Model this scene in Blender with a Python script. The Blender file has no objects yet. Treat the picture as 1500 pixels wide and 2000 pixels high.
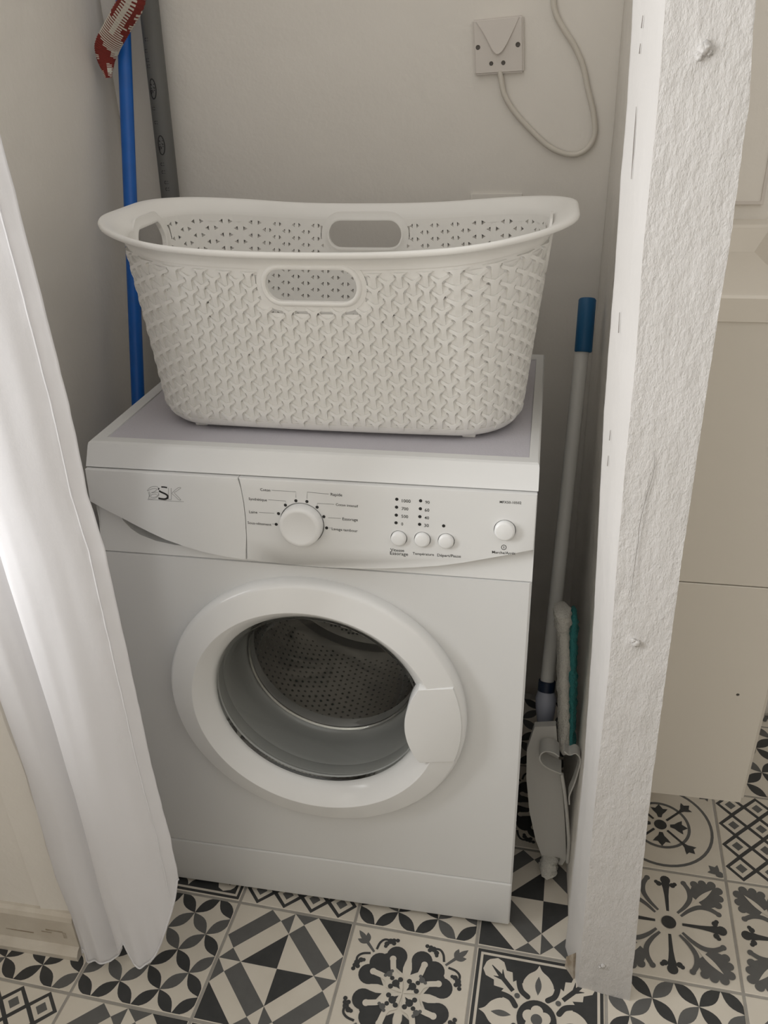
import bpy, bmesh, math, random
from mathutils import Vector, Matrix, noise
random.seed(7)
S = bpy.context.scene
COL = S.collection
R = math.radians
# ------------------------------------------------------------------ camera
CA = Vector((0.98323605, 0.17995208, -0.02939590))
CB = Vector((-0.06078906, 0.47550513, 0.87761014))
CD = Vector((-0.17190567, 0.86111098, -0.47847290))
CC = Vector((0.5875634, -0.9153529, 1.2917963))
FP = 1636.2755
cam = bpy.data.cameras.new('camera'); camo = bpy.data.objects.new('camera', cam); COL.objects.link(camo)
M3 = Matrix((CA, CB, -CD)).transposed()
camo.matrix_world = Matrix.Translation(CC) @ M3.to_4x4()
cam.sensor_fit = 'VERTICAL'; cam.sensor_height = 36; cam.lens = 36*FP/2000; cam.clip_start = .02
S.camera = camo
# ------------------------------------------------------------------ world and daylight
w = bpy.data.worlds.new('room_light'); S.world = w; w.use_nodes = True
bg = w.node_tree.nodes['Background']; bg.inputs[0].default_value = (1.0, .98, .95, 1); bg.inputs[1].default_value = .90
def area(name, loc, target, sx, sy, power, col):
    l = bpy.data.lights.new(name, 'AREA'); l.shape = 'RECTANGLE'; l.size = sx; l.size_y = sy; l.energy = power; l.color = col
    o = bpy.data.objects.new(name, l); COL.objects.link(o); o.location = loc
    o.rotation_euler = (Vector(target)-Vector(loc)).to_track_quat('-Z', 'Y').to_euler()
    return o
area('window_left_offscreen', (-1.50, -.86, 1.45), (.60, -.08, .80), .75, 1.4, 46, (.98, .99, 1.0))
S.view_settings.view_transform = 'Standard'; S.view_settings.look = 'None'
S.view_settings.gamma = 1; S.view_settings.use_curve_mapping = False
S.view_settings.exposure = 0.0

def ray(u, v): return CD + CA*((u-750)/FP) + CB*((1000-v)/FP)
def at_y(u, v, y): r = ray(u, v); return CC + r*((y-CC.y)/r.y)
def at_z(u, v, z): r = ray(u, v); return CC + r*((z-CC.z)/r.z)

# ------------------------------------------------------------------ materials
def mat(name, col, rough=.5, metal=0, bump=None, spec=.5, mottle=None, coat=0):
    m = bpy.data.materials.new(name); m.use_nodes = True; nt = m.node_tree; N = nt.nodes; L = nt.links
    p = N['Principled BSDF']
    p.inputs['Base Color'].default_value = (*col, 1); p.inputs['Roughness'].default_value = rough
    p.inputs['Metallic'].default_value = metal; p.inputs['Specular IOR Level'].default_value = spec
    p.inputs['Coat Weight'].default_value = coat
    tc = N.new('ShaderNodeTexCoord')
    if mottle:
        sc, amt, col2 = mottle
        n = N.new('ShaderNodeTexNoise'); n.inputs['Scale'].default_value = sc; n.inputs['Detail'].default_value = 6
        L.new(tc.outputs['Object'], n.inputs['Vector'])
        rp = N.new('ShaderNodeMapRange'); rp.inputs[1].default_value = .38; rp.inputs[2].default_value = .68; rp.inputs[4].default_value = amt
        L.new(n.outputs['Fac'], rp.inputs[0])
        mx = N.new('ShaderNodeMix'); mx.data_type = 'RGBA'; mx.inputs[6].default_value = (*col, 1); mx.inputs[7].default_value = (*col2, 1)
        L.new(rp.outputs[0], mx.inputs[0]); L.new(mx.outputs[2], p.inputs['Base Color'])
    if bump:
        last = None
        for (sc, st, dist, stretch) in bump:
            mp = N.new('ShaderNodeMapping'); mp.inputs['Scale'].default_value = stretch
            L.new(tc.outputs['Object'], mp.inputs['Vector'])
            n = N.new('ShaderNodeTexNoise'); n.inputs['Scale'].default_value = sc; n.inputs['Detail'].default_value = 5
            n.inputs['Roughness'].default_value = .6
            L.new(mp.outputs[0], n.inputs['Vector'])
            b = N.new('ShaderNodeBump'); b.inputs['Strength'].default_value = st; b.inputs['Distance'].default_value = dist
            L.new(n.outputs['Fac'], b.inputs['Height'])
            if last: L.new(last.outputs[0], b.inputs['Normal'])
            last = b
        L.new(last.outputs[0], p.inputs['Normal'])
    return m
one = (1, 1, 1)
M_WALL = mat('painted_plaster', (.81, .775, .72), .75, bump=[(14, .25, .01, one), (90, .12, .002, one)], mottle=(5, .35, (.78, .745, .69)))
M_WALLR = mat('painted_plaster_rough', (.81, .775, .72), .75, bump=[(18, .5, .012, one), (70, .3, .003, one)], mottle=(6, .35, (.78, .745, .69)))
M_STRIP = mat('smooth_paint_on_wood', (.60, .58, .56), .5, bump=[(40, .15, .003, (1, 1, .3)), (160, .12, .001, (1, 1, .3))], mottle=(9, .5, (.56, .54, .515)))
M_POST = mat('brushed_paint_on_wood', (.60, .58, .56), .5, bump=[(60, .32, .004, (1, 1, .35)), (210, .65, .0026, (1, 1, .5)), (520, .6, .0010, (1, 1, .6))], mottle=(9, .5, (.56, .54, .515)))
M_RAW = mat('bare_worn_wood', (.30, .24, .17), .8, bump=[(80, .5, .003, one)], mottle=(40, .8, (.6, .55, .48)))
M_CRACKSHADE = mat('crack_painted_shade', (.22, .20, .18), .9)  # cracks in the paint, the shade inside them painted dark
M_ENAMEL = mat('white_enamel', (.72, .722, .715), .32, spec=.45, bump=[(500, .03, .0004, one)])
M_PANEL = mat('white_panel_plastic', (.73, .73, .718), .38, spec=.45)
M_GLOSS = mat('glossy_white_plastic', (.79, .79, .78), .16, spec=.5)
M_RUBBER = mat('black_rubber', (.03, .03, .03), .8)  # black rubber of the machine feet
M_MAT = mat('lilac_grey_laminate', (.56, .54, .58), .6, bump=[(420, .5, .0012, (1, .6, 1)), (900, .4, .0006, one)])
M_INK = mat('black_ink', (.012, .012, .012), .5)
M_LINE = mat('grey_ink_line', (.16, .16, .16), .5)
M_GASKET = mat('grey_rubber_gasket', (.46, .46, .445), .33)
M_DRUM = mat('stainless_drum', (.52, .51, .49), .35, metal=.95)
M_HOLE = mat('grey_tub_plastic', (.16, .16, .155), .5)
M_STEEL = mat('pressed_steel', (.52, .51, .49), .3, metal=.95)
M_BASKET = mat('off_white_polypropylene', (.83, .815, .78), .38, spec=.4)
M_PLATE = mat('beige_white_plate', (.68, .635, .59), .5)
M_CORD = mat('cream_cable_sheath', (.67, .63, .56), .5)
M_SCREW = mat('grey_screw', (.10, .09, .08), .5, metal=.4)
M_BLUE = mat('blue_lacquered_handle', (.004, .115, .47), .35, mottle=(30, .35, (.01, .09, .33)))
M_PIPE = mat('grey_pvc', (.135, .135, .128), .55, mottle=(20, .3, (.12, .12, .11)))
M_PRINT = mat('dark_print', (.012, .012, .013), .6)
M_WPOLE = mat('white_pole', (.68, .67, .64), .4)
M_NAVY = mat('navy_grip', (.006, .10, .24), .45)
M_BLACKP = mat('dark_blue_collar', (.01, .02, .05), .45)
M_SOCKET = mat('pale_blue_socket', (.42, .44, .52), .45)
M_GREYP = mat('grey_mop_plate', (.50, .49, .46), .5)
M_FLUFF = mat('white_microfibre', (.70, .68, .62), .95, bump=[(260, 1.0, .006, one)])
M_TEAL = mat('teal_microfibre', (.04, .24, .24), .95, bump=[(260, 1.0, .006, one)])
M_VAN = mat('cream_lacquered_panel', (.70, .655, .58), .45)
M_BASIN = mat('cream_basin', (.74, .69, .61), .3)
M_GROUT = mat('grey_grout', (.36, .34, .305), .85, bump=[(200, .4, .002, one)], mottle=(25, .6, (.27, .25, .22)))
M_CREAM = mat('cream_cement', (.66, .61, .525), .55, mottle=(18, .6, (.59, .54, .455)))
M_BLACKT = mat('charcoal_cement', (.035, .036, .036), .5, mottle=(60, .4, (.055, .055, .054)))
M_GREYT = mat('grey_cement', (.105, .104, .10), .5, mottle=(60, .4, (.13, .13, .125)))
def cloth_mat():
    m = mat('white_curtain_cloth', (.90, .895, .91), .8, bump=[(30, .12, .004, (1, 1, .5)), (700, .15, .0006, one)])
    N = m.node_tree.nodes; L = m.node_tree.links; p = N['Principled BSDF']; out = N['Material Output']
    t = N.new('ShaderNodeBsdfTranslucent'); t.inputs[0].default_value = (.90, .89, .92, 1)
    mx = N.new('ShaderNodeMixShader'); mx.inputs[0].default_value = .28
    L.new(p.outputs[0], mx.inputs[1]); L.new(t.outputs[0], mx.inputs[2]); L.new(mx.outputs[0], out.inputs[0])
    return m
M_CLOTH = cloth_mat()
def glass_mat():
    m = bpy.data.materials.new('door_glass'); m.use_nodes = True; N = m.node_tree.nodes; L = m.node_tree.links
    N.remove(N['Principled BSDF']); out = N['Material Output']
    tr = N.new('ShaderNodeBsdfTransparent'); tr.inputs[0].default_value = (.92, .93, .92, 1)
    gl = N.new('ShaderNodeBsdfGlossy'); gl.inputs[0].default_value = (1, 1, 1, 1); gl.inputs['Roughness'].default_value = .03
    fr = N.new('ShaderNodeFresnel'); fr.inputs[0].default_value = 1.45
    mx = N.new('ShaderNodeMixShader'); L.new(fr.outputs[0], mx.inputs[0]); L.new(tr.outputs[0], mx.inputs[1]); L.new(gl.outputs[0], mx.inputs[2])
    L.new(mx.outputs[0], out.inputs[0]); return m
M_GLASS = glass_mat()
def strap_mat():
    m = mat('red_white_weave', (.30, .03, .03), .9)
    N = m.node_tree.nodes; L = m.node_tree.links; p = N['Principled BSDF']
    at = N.new('ShaderNodeAttribute'); at.attribute_name = 'tone'
    L.new(at.outputs['Color'], p.inputs['Base Color']); return m
M_STRAP = strap_mat()

# ------------------------------------------------------------------ helpers
def obj(name, verts, faces, m, parent=None, smooth=False, kind=None, idx=None):
    me = bpy.data.meshes.new(name); me.from_pydata([tuple(v) for v in verts], [], faces)
    ms = m if isinstance(m, (list, tuple)) else [m]
    for x in ms: me.materials.append(x)
    if idx: me.polygons.foreach_set('material_index', idx)
    if smooth: me.polygons.foreach_set('use_smooth', [True]*len(me.polygons))
    me.update()
    o = bpy.data.objects.new(name, me); COL.objects.link(o)
    if parent:
        o.parent = parent; o.matrix_parent_inverse = parent.matrix_basis.inverted()
    if kind: o['kind'] = kind
    return o
def bm_obj(name, bm, m, parent=None, smooth=False, angle=None):
    bmesh.ops.recalc_face_normals(bm, faces=bm.faces)
    me = bpy.data.meshes.new(name); bm.to_mesh(me); bm.free()
    for x in (m if isinstance(m, (list, tuple)) else [m]): me.materials.append(x)
    if smooth:
        me.polygons.foreach_set('use_smooth', [True]*len(me.polygons))
        if angle: me.set_sharp_from_angle(angle=angle)
    o = bpy.data.objects.new(name, me); COL.objects.link(o)
    if parent:
        o.parent = parent; o.matrix_parent_inverse = parent.matrix_basis.inverted()
    return o
def tag(o, label=None, cat=None, group=None, kind=None):
    if label: o['label'] = label
    if cat: o['category'] = cat
    if group: o['group'] = group
    if kind: o['kind'] = kind
    return o
def empty(name, loc):
    o = bpy.data.objects.new(name, None); COL.objects.link(o); o.location = loc; o.empty_display_size = .05; return o
def box_bm(x0, x1, y0, y1, z0, z1, bev=0, seg=2):
    bm = bmesh.new(); bmesh.ops.create_cube(bm, size=1)
    for v in bm.verts: v.co = Vector(((x0+x1)/2+v.co.x*(x1-x0), (y0+y1)/2+v.co.y*(y1-y0), (z0+z1)/2+v.co.z*(z1-z0)))
    if bev: bmesh.ops.bevel(bm, geom=bm.edges[:], offset=bev, segments=seg, affect='EDGES', profile=.5)
    return bm
def box(name, x0, x1, y0, y1, z0, z1, m, parent=None, bev=0, seg=2):
    return bm_obj(name, box_bm(x0, x1, y0, y1, z0, z1, bev, seg), m, parent, smooth=bev > 0, angle=R(40) if bev else None)
def prism(name, pts, y0, y1, m, parent=None, bev=0, slant=None):
    """outline pts (x,z) extruded from y0 (front) to y1; slant(z) is added to the front y"""
    bm = bmesh.new()
    f = [bm.verts.new((x, y0+(slant(z) if slant else 0), z)) for x, z in pts]
    b = [bm.verts.new((x, y1, z)) for x, z in pts]
    n = len(pts)
    ff = bm.faces.new(f); bm.faces.new(b[::-1])
    for i in range(n): bm.faces.new((f[i], f[(i+1) % n], b[(i+1) % n], b[i]))
    if bev: bmesh.ops.bevel(bm, geom=[e for e in ff.edges], offset=bev, segments=3, affect='EDGES', profile=.5)
    return bm_obj(name, bm, m, parent, smooth=bool(bev), angle=R(35) if bev else None)
def tube(name, pts, rad, m, parent=None, seg=14, caps=True):
    pts = [Vector(p) for p in pts]; n = len(pts)
    rs = rad if isinstance(rad, (list, tuple)) else [rad]*n
    V = []; F = []
    t0 = (pts[1]-pts[0]).normalized(); up = Vector((0, 0, 1)) if abs(t0.z) < .9 else Vector((0, 1, 0))
    nrm = t0.cross(up).normalized()
    for i, p in enumerate(pts):
        t = (pts[min(i+1, n-1)]-pts[max(i-1, 0)]).normalized()
        nrm = (nrm-t*nrm.dot(t)).normalized(); bi = t.cross(nrm)
        for k in range(seg):
            a = 2*math.pi*k/seg; V.append(p+(nrm*math.cos(a)+bi*math.sin(a))*rs[i])
    for i in range(n-1):
        for k in range(seg):
            k2 = (k+1) % seg; F.append((i*seg+k, i*seg+k2, (i+1)*seg+k2, (i+1)*seg+k))
    if caps: F.append(tuple(range(seg))[::-1]); F.append(tuple((n-1)*seg+k for k in range(seg)))
    o = obj(name, V, F, m, parent, smooth=True); o.data.set_sharp_from_angle(angle=R(50)); return o
def spline(pts, n=8):
    pts = [Vector(p) for p in pts]; out = []
    P = [pts[0]*2-pts[1]]+pts+[pts[-1]*2-pts[-2]]
    for i in range(1, len(P)-2):
        for k in range(n):
            t = k/n; a, b, c, d = P[i-1], P[i], P[i+1], P[i+2]
            out.append(.5*((2*b)+(c-a)*t+(2*a-5*b+4*c-d)*t*t+(3*b-a-3*c+d)*t**3))
    out.append(pts[-1]); return out
def lathe_y(name, prof, cx, cz, m, parent=None, seg=96, a0=0, a1=None, smooth=True):
    """profile (radius, y) around the y axis through (cx, cz)"""
    V = []; F = []; n = len(prof); full = a1 is None
    cnt = seg if full else seg+1
    for k in range(cnt):
        a = 2*math.pi*k/seg if full else a0+(a1-a0)*k/seg
        for r, y in prof: V.append((cx+r*math.cos(a), y, cz+r*math.sin(a)))
    for k in range(seg):
        k2 = (k+1) % cnt if full else k+1
        for j in range(n-1): F.append((k*n+j, k*n+j+1, k2*n+j+1, k2*n+j))
    bm = bmesh.new(); me = bpy.data.meshes.new('t'); me.from_pydata(V, [], F); bm.from_mesh(me); bpy.data.meshes.remove(me)
    bmesh.ops.remove_doubles(bm, verts=bm.verts, dist=1e-6)
    o = bm_obj(name, bm, m, parent, smooth=smooth, angle=R(32)); return o

# ================================================================== FLOOR
TS, TR_, OX, OY = .20721599, -.03518409, .12915896, -.02376676
ct, st = math.cos(TR_), math.sin(TR_)
floor = obj('floor', [(-1.6, -1.9, -.02), (2.1, -1.9, -.02), (2.1, .72, -.02), (-1.6, .72, -.02),
                      (-1.6, -1.9, -.0012), (2.1, -1.9, -.0012), (2.1, .72, -.0012), (-1.6, .72, -.0012)],
            [(3, 2, 1, 0), (4, 5, 6, 7), (0, 1, 5, 4), (1, 2, 6, 5), (2, 3, 7, 6), (3, 0, 4, 7)], M_GROUT)
tag(floor, 'floor of black, grey and cream patterned cement tiles', None, None, 'structure')
G = .0048  # grout joint
class Tile:
    def __init__(s):
        s.V = []; s.F = []; s.I = []; s.P = []
        e = G/2/TS; t = TS
        lo, hi = e, 1-e; b = .0012/TS
        ring = lambda a, c, z: [(a*t, a*t, z), (c*t, a*t, z), (c*t, c*t, z), (a*t, c*t, z)]
        s.V += ring(lo, hi, -.012)+ring(lo, hi, -.0008)+ring(lo+b, hi-b, 0)
        s.F += [(8, 9, 10, 11)]; s.I += [0]
        for r in (0, 4):
            for k in range(4): s.F.append((r+k, r+(k+1) % 4, r+4+(k+1) % 4, r+4+k)); s.I.append(0)
    def poly(s, pts, c, lift=1):
        q = []
        for x, y in pts: q.append((min(max(x, .016), .984), min(max(y, .016), .984)))
        A = sum(q[i][0]*q[(i+1) % len(q)][1]-q[(i+1) % len(q)][0]*q[i][1] for i in range(len(q)))
        s.P.append((lift, len(s.P), q if A > 0 else q[::-1], c))
    def disc(s, x, y, r, c, lift=1, n=20, ry=None):
        ry = ry or r; s.poly([(x+r*math.cos(2*math.pi*k/n), y+ry*math.sin(2*math.pi*k/n)) for k in range(n)], c, lift)
    def stroke(s, pts, ws, c, lift=1):
        if not isinstance(ws, (list, tuple)): ws = [ws]*len(pts)
        n = len(pts); Lf = []; Rt = []
        for i, (x, y) in enumerate(pts):
            a = pts[max(i-1, 0)]; b = pts[min(i+1, n-1)]; dx, dy = b[0]-a[0], b[1]-a[1]; l = math.hypot(dx, dy) or 1
            nx, ny = -dy/l*ws[i]/2, dx/l*ws[i]/2; Lf.append((x+nx, y+ny)); Rt.append((x-nx, y-ny))
        for i in range(n-1): s.poly([Lf[i], Lf[i+1], Rt[i+1], Rt[i]], c, lift)
    def lens(s, a, b, wd, c, lift=1, n=8):
        ax, ay = a; bx, by = b; dx, dy = bx-ax, by-ay; l = math.hypot(dx, dy); nx, ny = -dy/l, dx/l
        up = [(ax+dx*k/n+nx*wd*math.sin(math.pi*k/n), ay+dy*k/n+ny*wd*math.sin(math.pi*k/n)) for k in range(n+1)]
        dn = [(ax+dx*k/n-nx*wd*math.sin(math.pi*k/n), ay+dy*k/n-ny*wd*math.sin(math.pi*k/n)) for k in range(n-1, 0, -1)]
        s.poly(up+dn, c, lift)
    def mesh(s, name):
        for k, (lift, _, q, c) in enumerate(sorted(s.P, key=lambda t: t[:2])):   # every inlay a hair above the one before
            b = len(s.V); s.V += [(x*TS, y*TS, .00004+k*4e-6) for x, y in q]; s.F.append(tuple(range(b, b+len(q)))); s.I.append(c)
        me = bpy.data.meshes.new(name); me.from_pydata(s.V, [], s.F)
        for m in (M_CREAM, M_BLACKT, M_GREYT): me.materials.append(m)
        me.polygons.foreach_set('material_index', s.I); me.update(); return me
def rot4(pts, k, about=(.5, .5)):
    a = math.pi/2*k; c, s_ = math.cos(a), math.sin(a)
    return [(about[0]+(x-about[0])*c-(y-about[1])*s_, about[1]+(x-about[0])*s_+(y-about[1])*c) for x, y in pts]
def sp2(pts, n=6):
    return [(v.x, v.y) for v in spline([(x, y, 0) for x, y in pts], n)]
def t_petal(seed):
    t = Tile(); rd = random.Random(seed)
    for i in range(3):
        for j in range(3):
            cx, cy = (i+.5)/3, (j+.5)/3; h = 1/6
            B, Rr, T, L = (cx, cy-h), (cx+h, cy), (cx, cy+h), (cx-h, cy)
            # four lens petals round every cell, tips meeting on the cell edges
            for a, b in ((B, Rr), (Rr, T), (T, L), (L, B)):
                t.lens(a, b, .049, rd.choice((1, 1, 2)))
    return t
def t_geo(seed=0):
    t = Tile()
    D, Gc = 1, 2
    P = lambda *p: list(p)
    sh = [(D, P((.2, .5), (.5, .8), (.5, .5))), (D, P((.5, .5), (.8, .5), (.5, .2))),
          (Gc, P((.5, .8), (.6, .9), (.9, .6), (.8, .5))), (D, P((.7, 1), (1, 1), (1, .7))),
          (Gc, P((.1, .6), (0, .7), (.3, 1), (.4, .9))),
          (Gc, P((.2, .5), (.1, .4), (.4, .1), (.5, .2))), (D, P((0, .3), (0, 0), (.3, 0))),
          (Gc, P((.6, .1), (.7, 0), (1, .3), (.9, .4))),
          (Gc, P((.5, .8), (.4, .9), (.5, 1))), (Gc, P((.6, .9), (.5, 1), (.7, 1))),
          (Gc, P((.2, .5), (.1, .6), (0, .5))), (Gc, P((.1, .4), (0, .5), (0, .3))),
          (Gc, P((.5, .2), (.6, .1), (.5, 0))), (Gc, P((.4, .1), (.5, 0), (.3, 0))),
          (Gc, P((.8, .5), (.9, .4), (1, .5))), (Gc, P((.9, .6), (1, .5), (1, .7)))]
    for c, p in sh: t.poly(p, c)
    return t
def t_rosette(seed=0):
    t = Tile()
    for k in range(4):
        rr = lambda pts: rot4(pts, k)
        # three fused dark lobes in every diagonal quarter, one tail curling to the axis on each side
        for (x, y, r) in ((.60, .785, .082), (.705, .72, .083), (.785, .60, .082), (.665, .665, .07), (.66, .74, .055), (.745, .66, .055)):
            (x, y), = rr([(x, y)]); t.disc(x, y, r, 1, 1)
        t.poly(rr([(.525, .755), (.535, .70), (.53, .655), (.58, .685), (.65, .72), (.62, .78), (.56, .79)]), 1, 1)
        t.poly(rr([(.755, .525), (.70, .535), (.655, .53), (.685, .58), (.72, .65), (.78, .62), (.79, .56)]), 1, 1)
        # cream fingers cut into the lobes
        for p in (((.555, .60), (.60, .66), (.625, .755)), ((.60, .555), (.66, .60), (.755, .625))):
            t.stroke(rr(sp2(p)), .044, 0, 2); (x, y), = rr([p[-1]]); t.disc(x, y, .026, 0, 2)
        t.poly(rr([(.50, .50), (.63, .52), (.665, .60), (.60, .665), (.52, .63)]), 0, 2)
        # small dark cross and grey fleuron
        for (x, y, r) in ((.565, .565, .030), (.535, .60, .020), (.60, .535, .020), (.60, .60, .018)):
            (x, y), = rr([(x, y)]); t.disc(x, y, r, 1, 3, 12)
        t.poly(rr([(.525, .525), (.575, .545), (.545, .575)]), 1, 3)
        for (x, y, r) in ((.628, .628, .024), (.612, .655, .014), (.655, .612, .014)):
            (x, y), = rr([(x, y)]); t.disc(x, y, r, 2, 4, 12)
        # corner sprig
        t.stroke(rr([(.785, .785), (.86, .86)]), [.018, .026], 2)
        for a, b, wd in (((.85, .85), (.945, .945), .022), ((.855, .845), (.94, .87), .02), ((.845, .855), (.87, .94), .02)): t.lens(*rr([a, b]), wd, 2)
        for sgn in (0, 1):
            fl = (lambda q: [(y, x) for x, y in q]) if sgn else (lambda q: q)
            c = sp2([(.77, .81), (.755, .87), (.72, .905), (.66, .90)])
            t.stroke(rr(fl(c)), .019, 1)
            for (x, y, r) in ((.675, .898, .024), (.70, .872, .021), (.645, .885, .018), (.62, .915, .017), (.65, .91, .018), (.705, .85, .015)):
                (x, y), = rr(fl([(x, y)])); t.disc(x, y, r, 1, 1, 12)
    return t
def t_ornate(seed=0):
    t = Tile()
    t.poly([(.02, .02), (.98, .02), (.98, .98), (.02, .98)], 1, 1)
    for a, b, c in ((.045, .065, 0),):
        for k in range(4): t.poly(rot4([(a, a), (1-a, a), (1-b, b), (b, b)], k), c, 2)
    t.disc(.5, .5, .285, 0, 2, 40)
    for k in range(4):
        rr = lambda pts: rot4(pts, k)
        # broad cream leaf on the axis
        half = sp2([(.50, .925), (.525, .88), (.58, .835), (.615, .765), (.59, .69), (.545, .645), (.52, .60)], 5)
        t.poly(rr(half+[(1-x, y) for x, y in half[::-1]]), 0, 2)
        t.lens(*rr([(.5, .685), (.5, .835)]), .024, 2, 3)
        # diagonal acanthus leaf
        lf = [(.62, .62), (.645, .70), (.655, .78), (.69, .755), (.70, .83), (.745, .835), (.77, .90), (.82, .925), (.88, .905), (.905, .88)]
        lf = lf+[(y, x) for x, y in lf[::-1]]
        t.poly(rr(lf), 0, 2)
        t.stroke(rr([(.685, .685), (.77, .77), (.80, .80), (.86, .86)]), [.034, .036, .03, .006], 1, 3)
        t.stroke(rr([(.765, .765), (.775, .84)]), [.03, .004], 1, 3); t.stroke(rr([(.765, .765), (.84, .775)]), [.03, .004], 1, 3)
        # dark curls between leaf and petals
        for fl in (lambda q: q, lambda q: [(y, x) for x, y in q]):
            cc = sp2([(.575, .66), (.625, .70), (.645, .77), (.64, .83)], 6)
            t.stroke(rr(fl(cc)), [.042]*len(cc), 1, 4); (x, y), = rr(fl([cc[0]])); t.disc(x, y, .021, 1, 4, 12)
        (x, y), = rr([(.652, .652)]); t.disc(x, y, .021, 2, 5, 14)
    t.disc(.5, .5, .145, 1, 5, 32)
    for k in range(5):
        a = math.pi/2+k*2*math.pi/5; t.disc(.5+.06*math.cos(a), .5+.06*math.sin(a), .046, 0, 6, 16)
    t.disc(.5, .5, .042, 2, 7, 20)
    return t
def t_diamond(seed=0):
    t = Tile(); n = 4; s = 1/(n+.25); o = (1-n*s)/2
    h = s/2
    for i in range(n):
        for j in range(n):
            cx, cy = o+(i+.5)*s, o+(j+.5)*s
            dm = lambda r: [(cx+r, cy), (cx, cy+r), (cx-r, cy), (cx, cy-r)]
            t.poly(dm(h*1.18), 1, 1); t.poly(dm(h*.80), 0, 2); t.poly(dm(h*.42), 2, 3)
    for i in range(1, n):
        for j in range(1, n):
            cx, cy = o+i*s, o+j*s; r = h*.80
            t.poly([(cx+r, cy), (cx, cy+r), (cx-r, cy), (cx, cy-r)], 0, 2)
    return t
def fleur(t, base, ang, size, c, lift=2):
    ca, sa = math.cos(ang), math.sin(ang)
    tr = lambda pts: [(base[0]+(x*ca-y*sa)*size, base[1]+(x*sa+y*ca)*size) for x, y in pts]
    t.poly(tr([(0, -.10), (.25, -.17), (.45, -.34), (.70, -.50), (.68, -.22), (1, 0), (.68, .22), (.70, .50), (.45, .34), (.25, .17), (0, .10)]), c, lift)
def t_circle(seed=0):
    t = Tile()
    for r in (.445, .25):
        n = 48
        t.stroke([(.5+r*math.cos(2*math.pi*k/n), .5+r*math.sin(2*math.pi*k/n)) for k in range(n+1)], .026, 2)
    t.disc(.5, .5, .056, 1, 2, 20)
    for k in range(4):
        a = math.pi/2*k; fleur(t, (.5+.085*math.cos(a), .5+.085*math.sin(a)), a, .155, 1)
        a += math.pi/4; c, s_ = math.cos(a), math.sin(a)
        t.stroke([(.5+.08*c, .5+.08*s_), (.5+.30*c, .5+.30*s_)], [.022, .022], 1, 2)
        fleur(t, (.5+.26*c, .5+.26*s_), a, .13, 1)
        fleur(t, (.5+.66*c, .5+.66*s_), a+math.pi, .13, 2); t.disc(.5+.645*c, .5+.645*s_, .035, 2, 1, 10)
    return t
def t_flower(seed=0):
    t = Tile()
    t.disc(.5, .5, .058, 1, 2, 20)
    for k in range(4):
        rr = lambda pts: rot4(pts, k)
        t.stroke(rr([(.5, .605), (.5, .75), (.5, .82), (.5, .87)]), [.022, .034, .05, .075], 1, 1)
        for (x, y, r) in ((.5, .905, .042), (.445, .86, .024), (.555, .86, .024), (.425, .875, .018), (.575, .875, .018), (.5, .87, .034)):
            (x, y), = rr([(x, y)]); t.disc(x, y, r, 1, 1, 14)
        for fl in (lambda q: q, lambda q: [(y, x) for x, y in q]):
            c = sp2([(.575, .60), (.64, .67), (.685, .75), (.685, .83), (.65, .90)], 6); n = len(c)
            t.stroke(rr(fl(c)), [.020+.022*math.sin(math.pi*.75*i/(n-1)) for i in range(n)], 2, 1)
            (x, y), = rr(fl([(.648, .90)])); t.disc(x, y, .024, 2, 1, 12)
            t.poly(rr(fl([(.68, .80), (.76, .735), (.80, .80), (.90, .90), (.80, .93), (.72, .90)])), 2, 1)
            for (x, y, r) in ((.735, .905, .034), (.80, .925, .034), (.875, .925, .036), (.76, .86, .045), (.84, .88, .05)):
                (x, y), = rr(fl([(x, y)])); t.disc(x, y, r, 2, 1, 14)
        t.lens(*rr([(.70, .70), (.875, .875)]), .020, 0, 3)
    return t
MESH = {'p': [t_petal(s).mesh('tile_petals') for s in (3, 5, 11)], 'g': [t_geo().mesh('tile_geometric')], 'r': [t_rosette().mesh('tile_rosette')],
        'o': [t_ornate().mesh('tile_ornate')], 'd': [t_diamond().mesh('tile_diamonds')], 'c': [t_circle().mesh('tile_circles')], 'f': [t_flower().mesh('tile_flower')]}
LAY = {(-1, -1): 'p', (0, -1): 'g', (1, -1): 'r', (2, -1): 'o', (-1, 0): 'o', (0, 0): 'd', (1, 0): 'p', (2, 0): 'g', (-2, -1): 'p', (-2, -2): 'd',
       (-1, -2): 'g', (3, 0): 'f', (3, 1): 'c', (4, 1): 'd', (4, 0): 'f', (3, -1): 'p', (4, -1): 'g', (4, 2): 'p', (4, 3): 'f', (0, -2): 'o', (1, -2): 'd', (2, -2): 'f', (3, -2): 'r', (-3, -1): 'c', (3, 2): 'd'}
rt = random.Random(4)
for i in range(-6, 8):
    for j in range(-7, 4):
        cx, cy = (i+.5)*TS, (j+.5)*TS
        X, Y = OX+ct*cx-st*cy, OY+st*cx+ct*cy
        if not (-1.15 < X < 1.75 and -1.35 < Y < .68): continue
        if Y > -.05 and X < -.25: continue
        k = LAY.get((i, j)) or rt.choice('pgrodcf')
        ms = MESH[k]; o = bpy.data.objects.new('tile', ms[(i*2+j) % len(ms)]); COL.objects.link(o)
        o.location = (OX+ct*i*TS-st*j*TS, OY+st*i*TS+ct*j*TS, 0); o.rotation_euler = (0, 0, TR_); o.parent = floor
        # quarter turn of the same print where it makes no difference keeps every tile an individual

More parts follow.
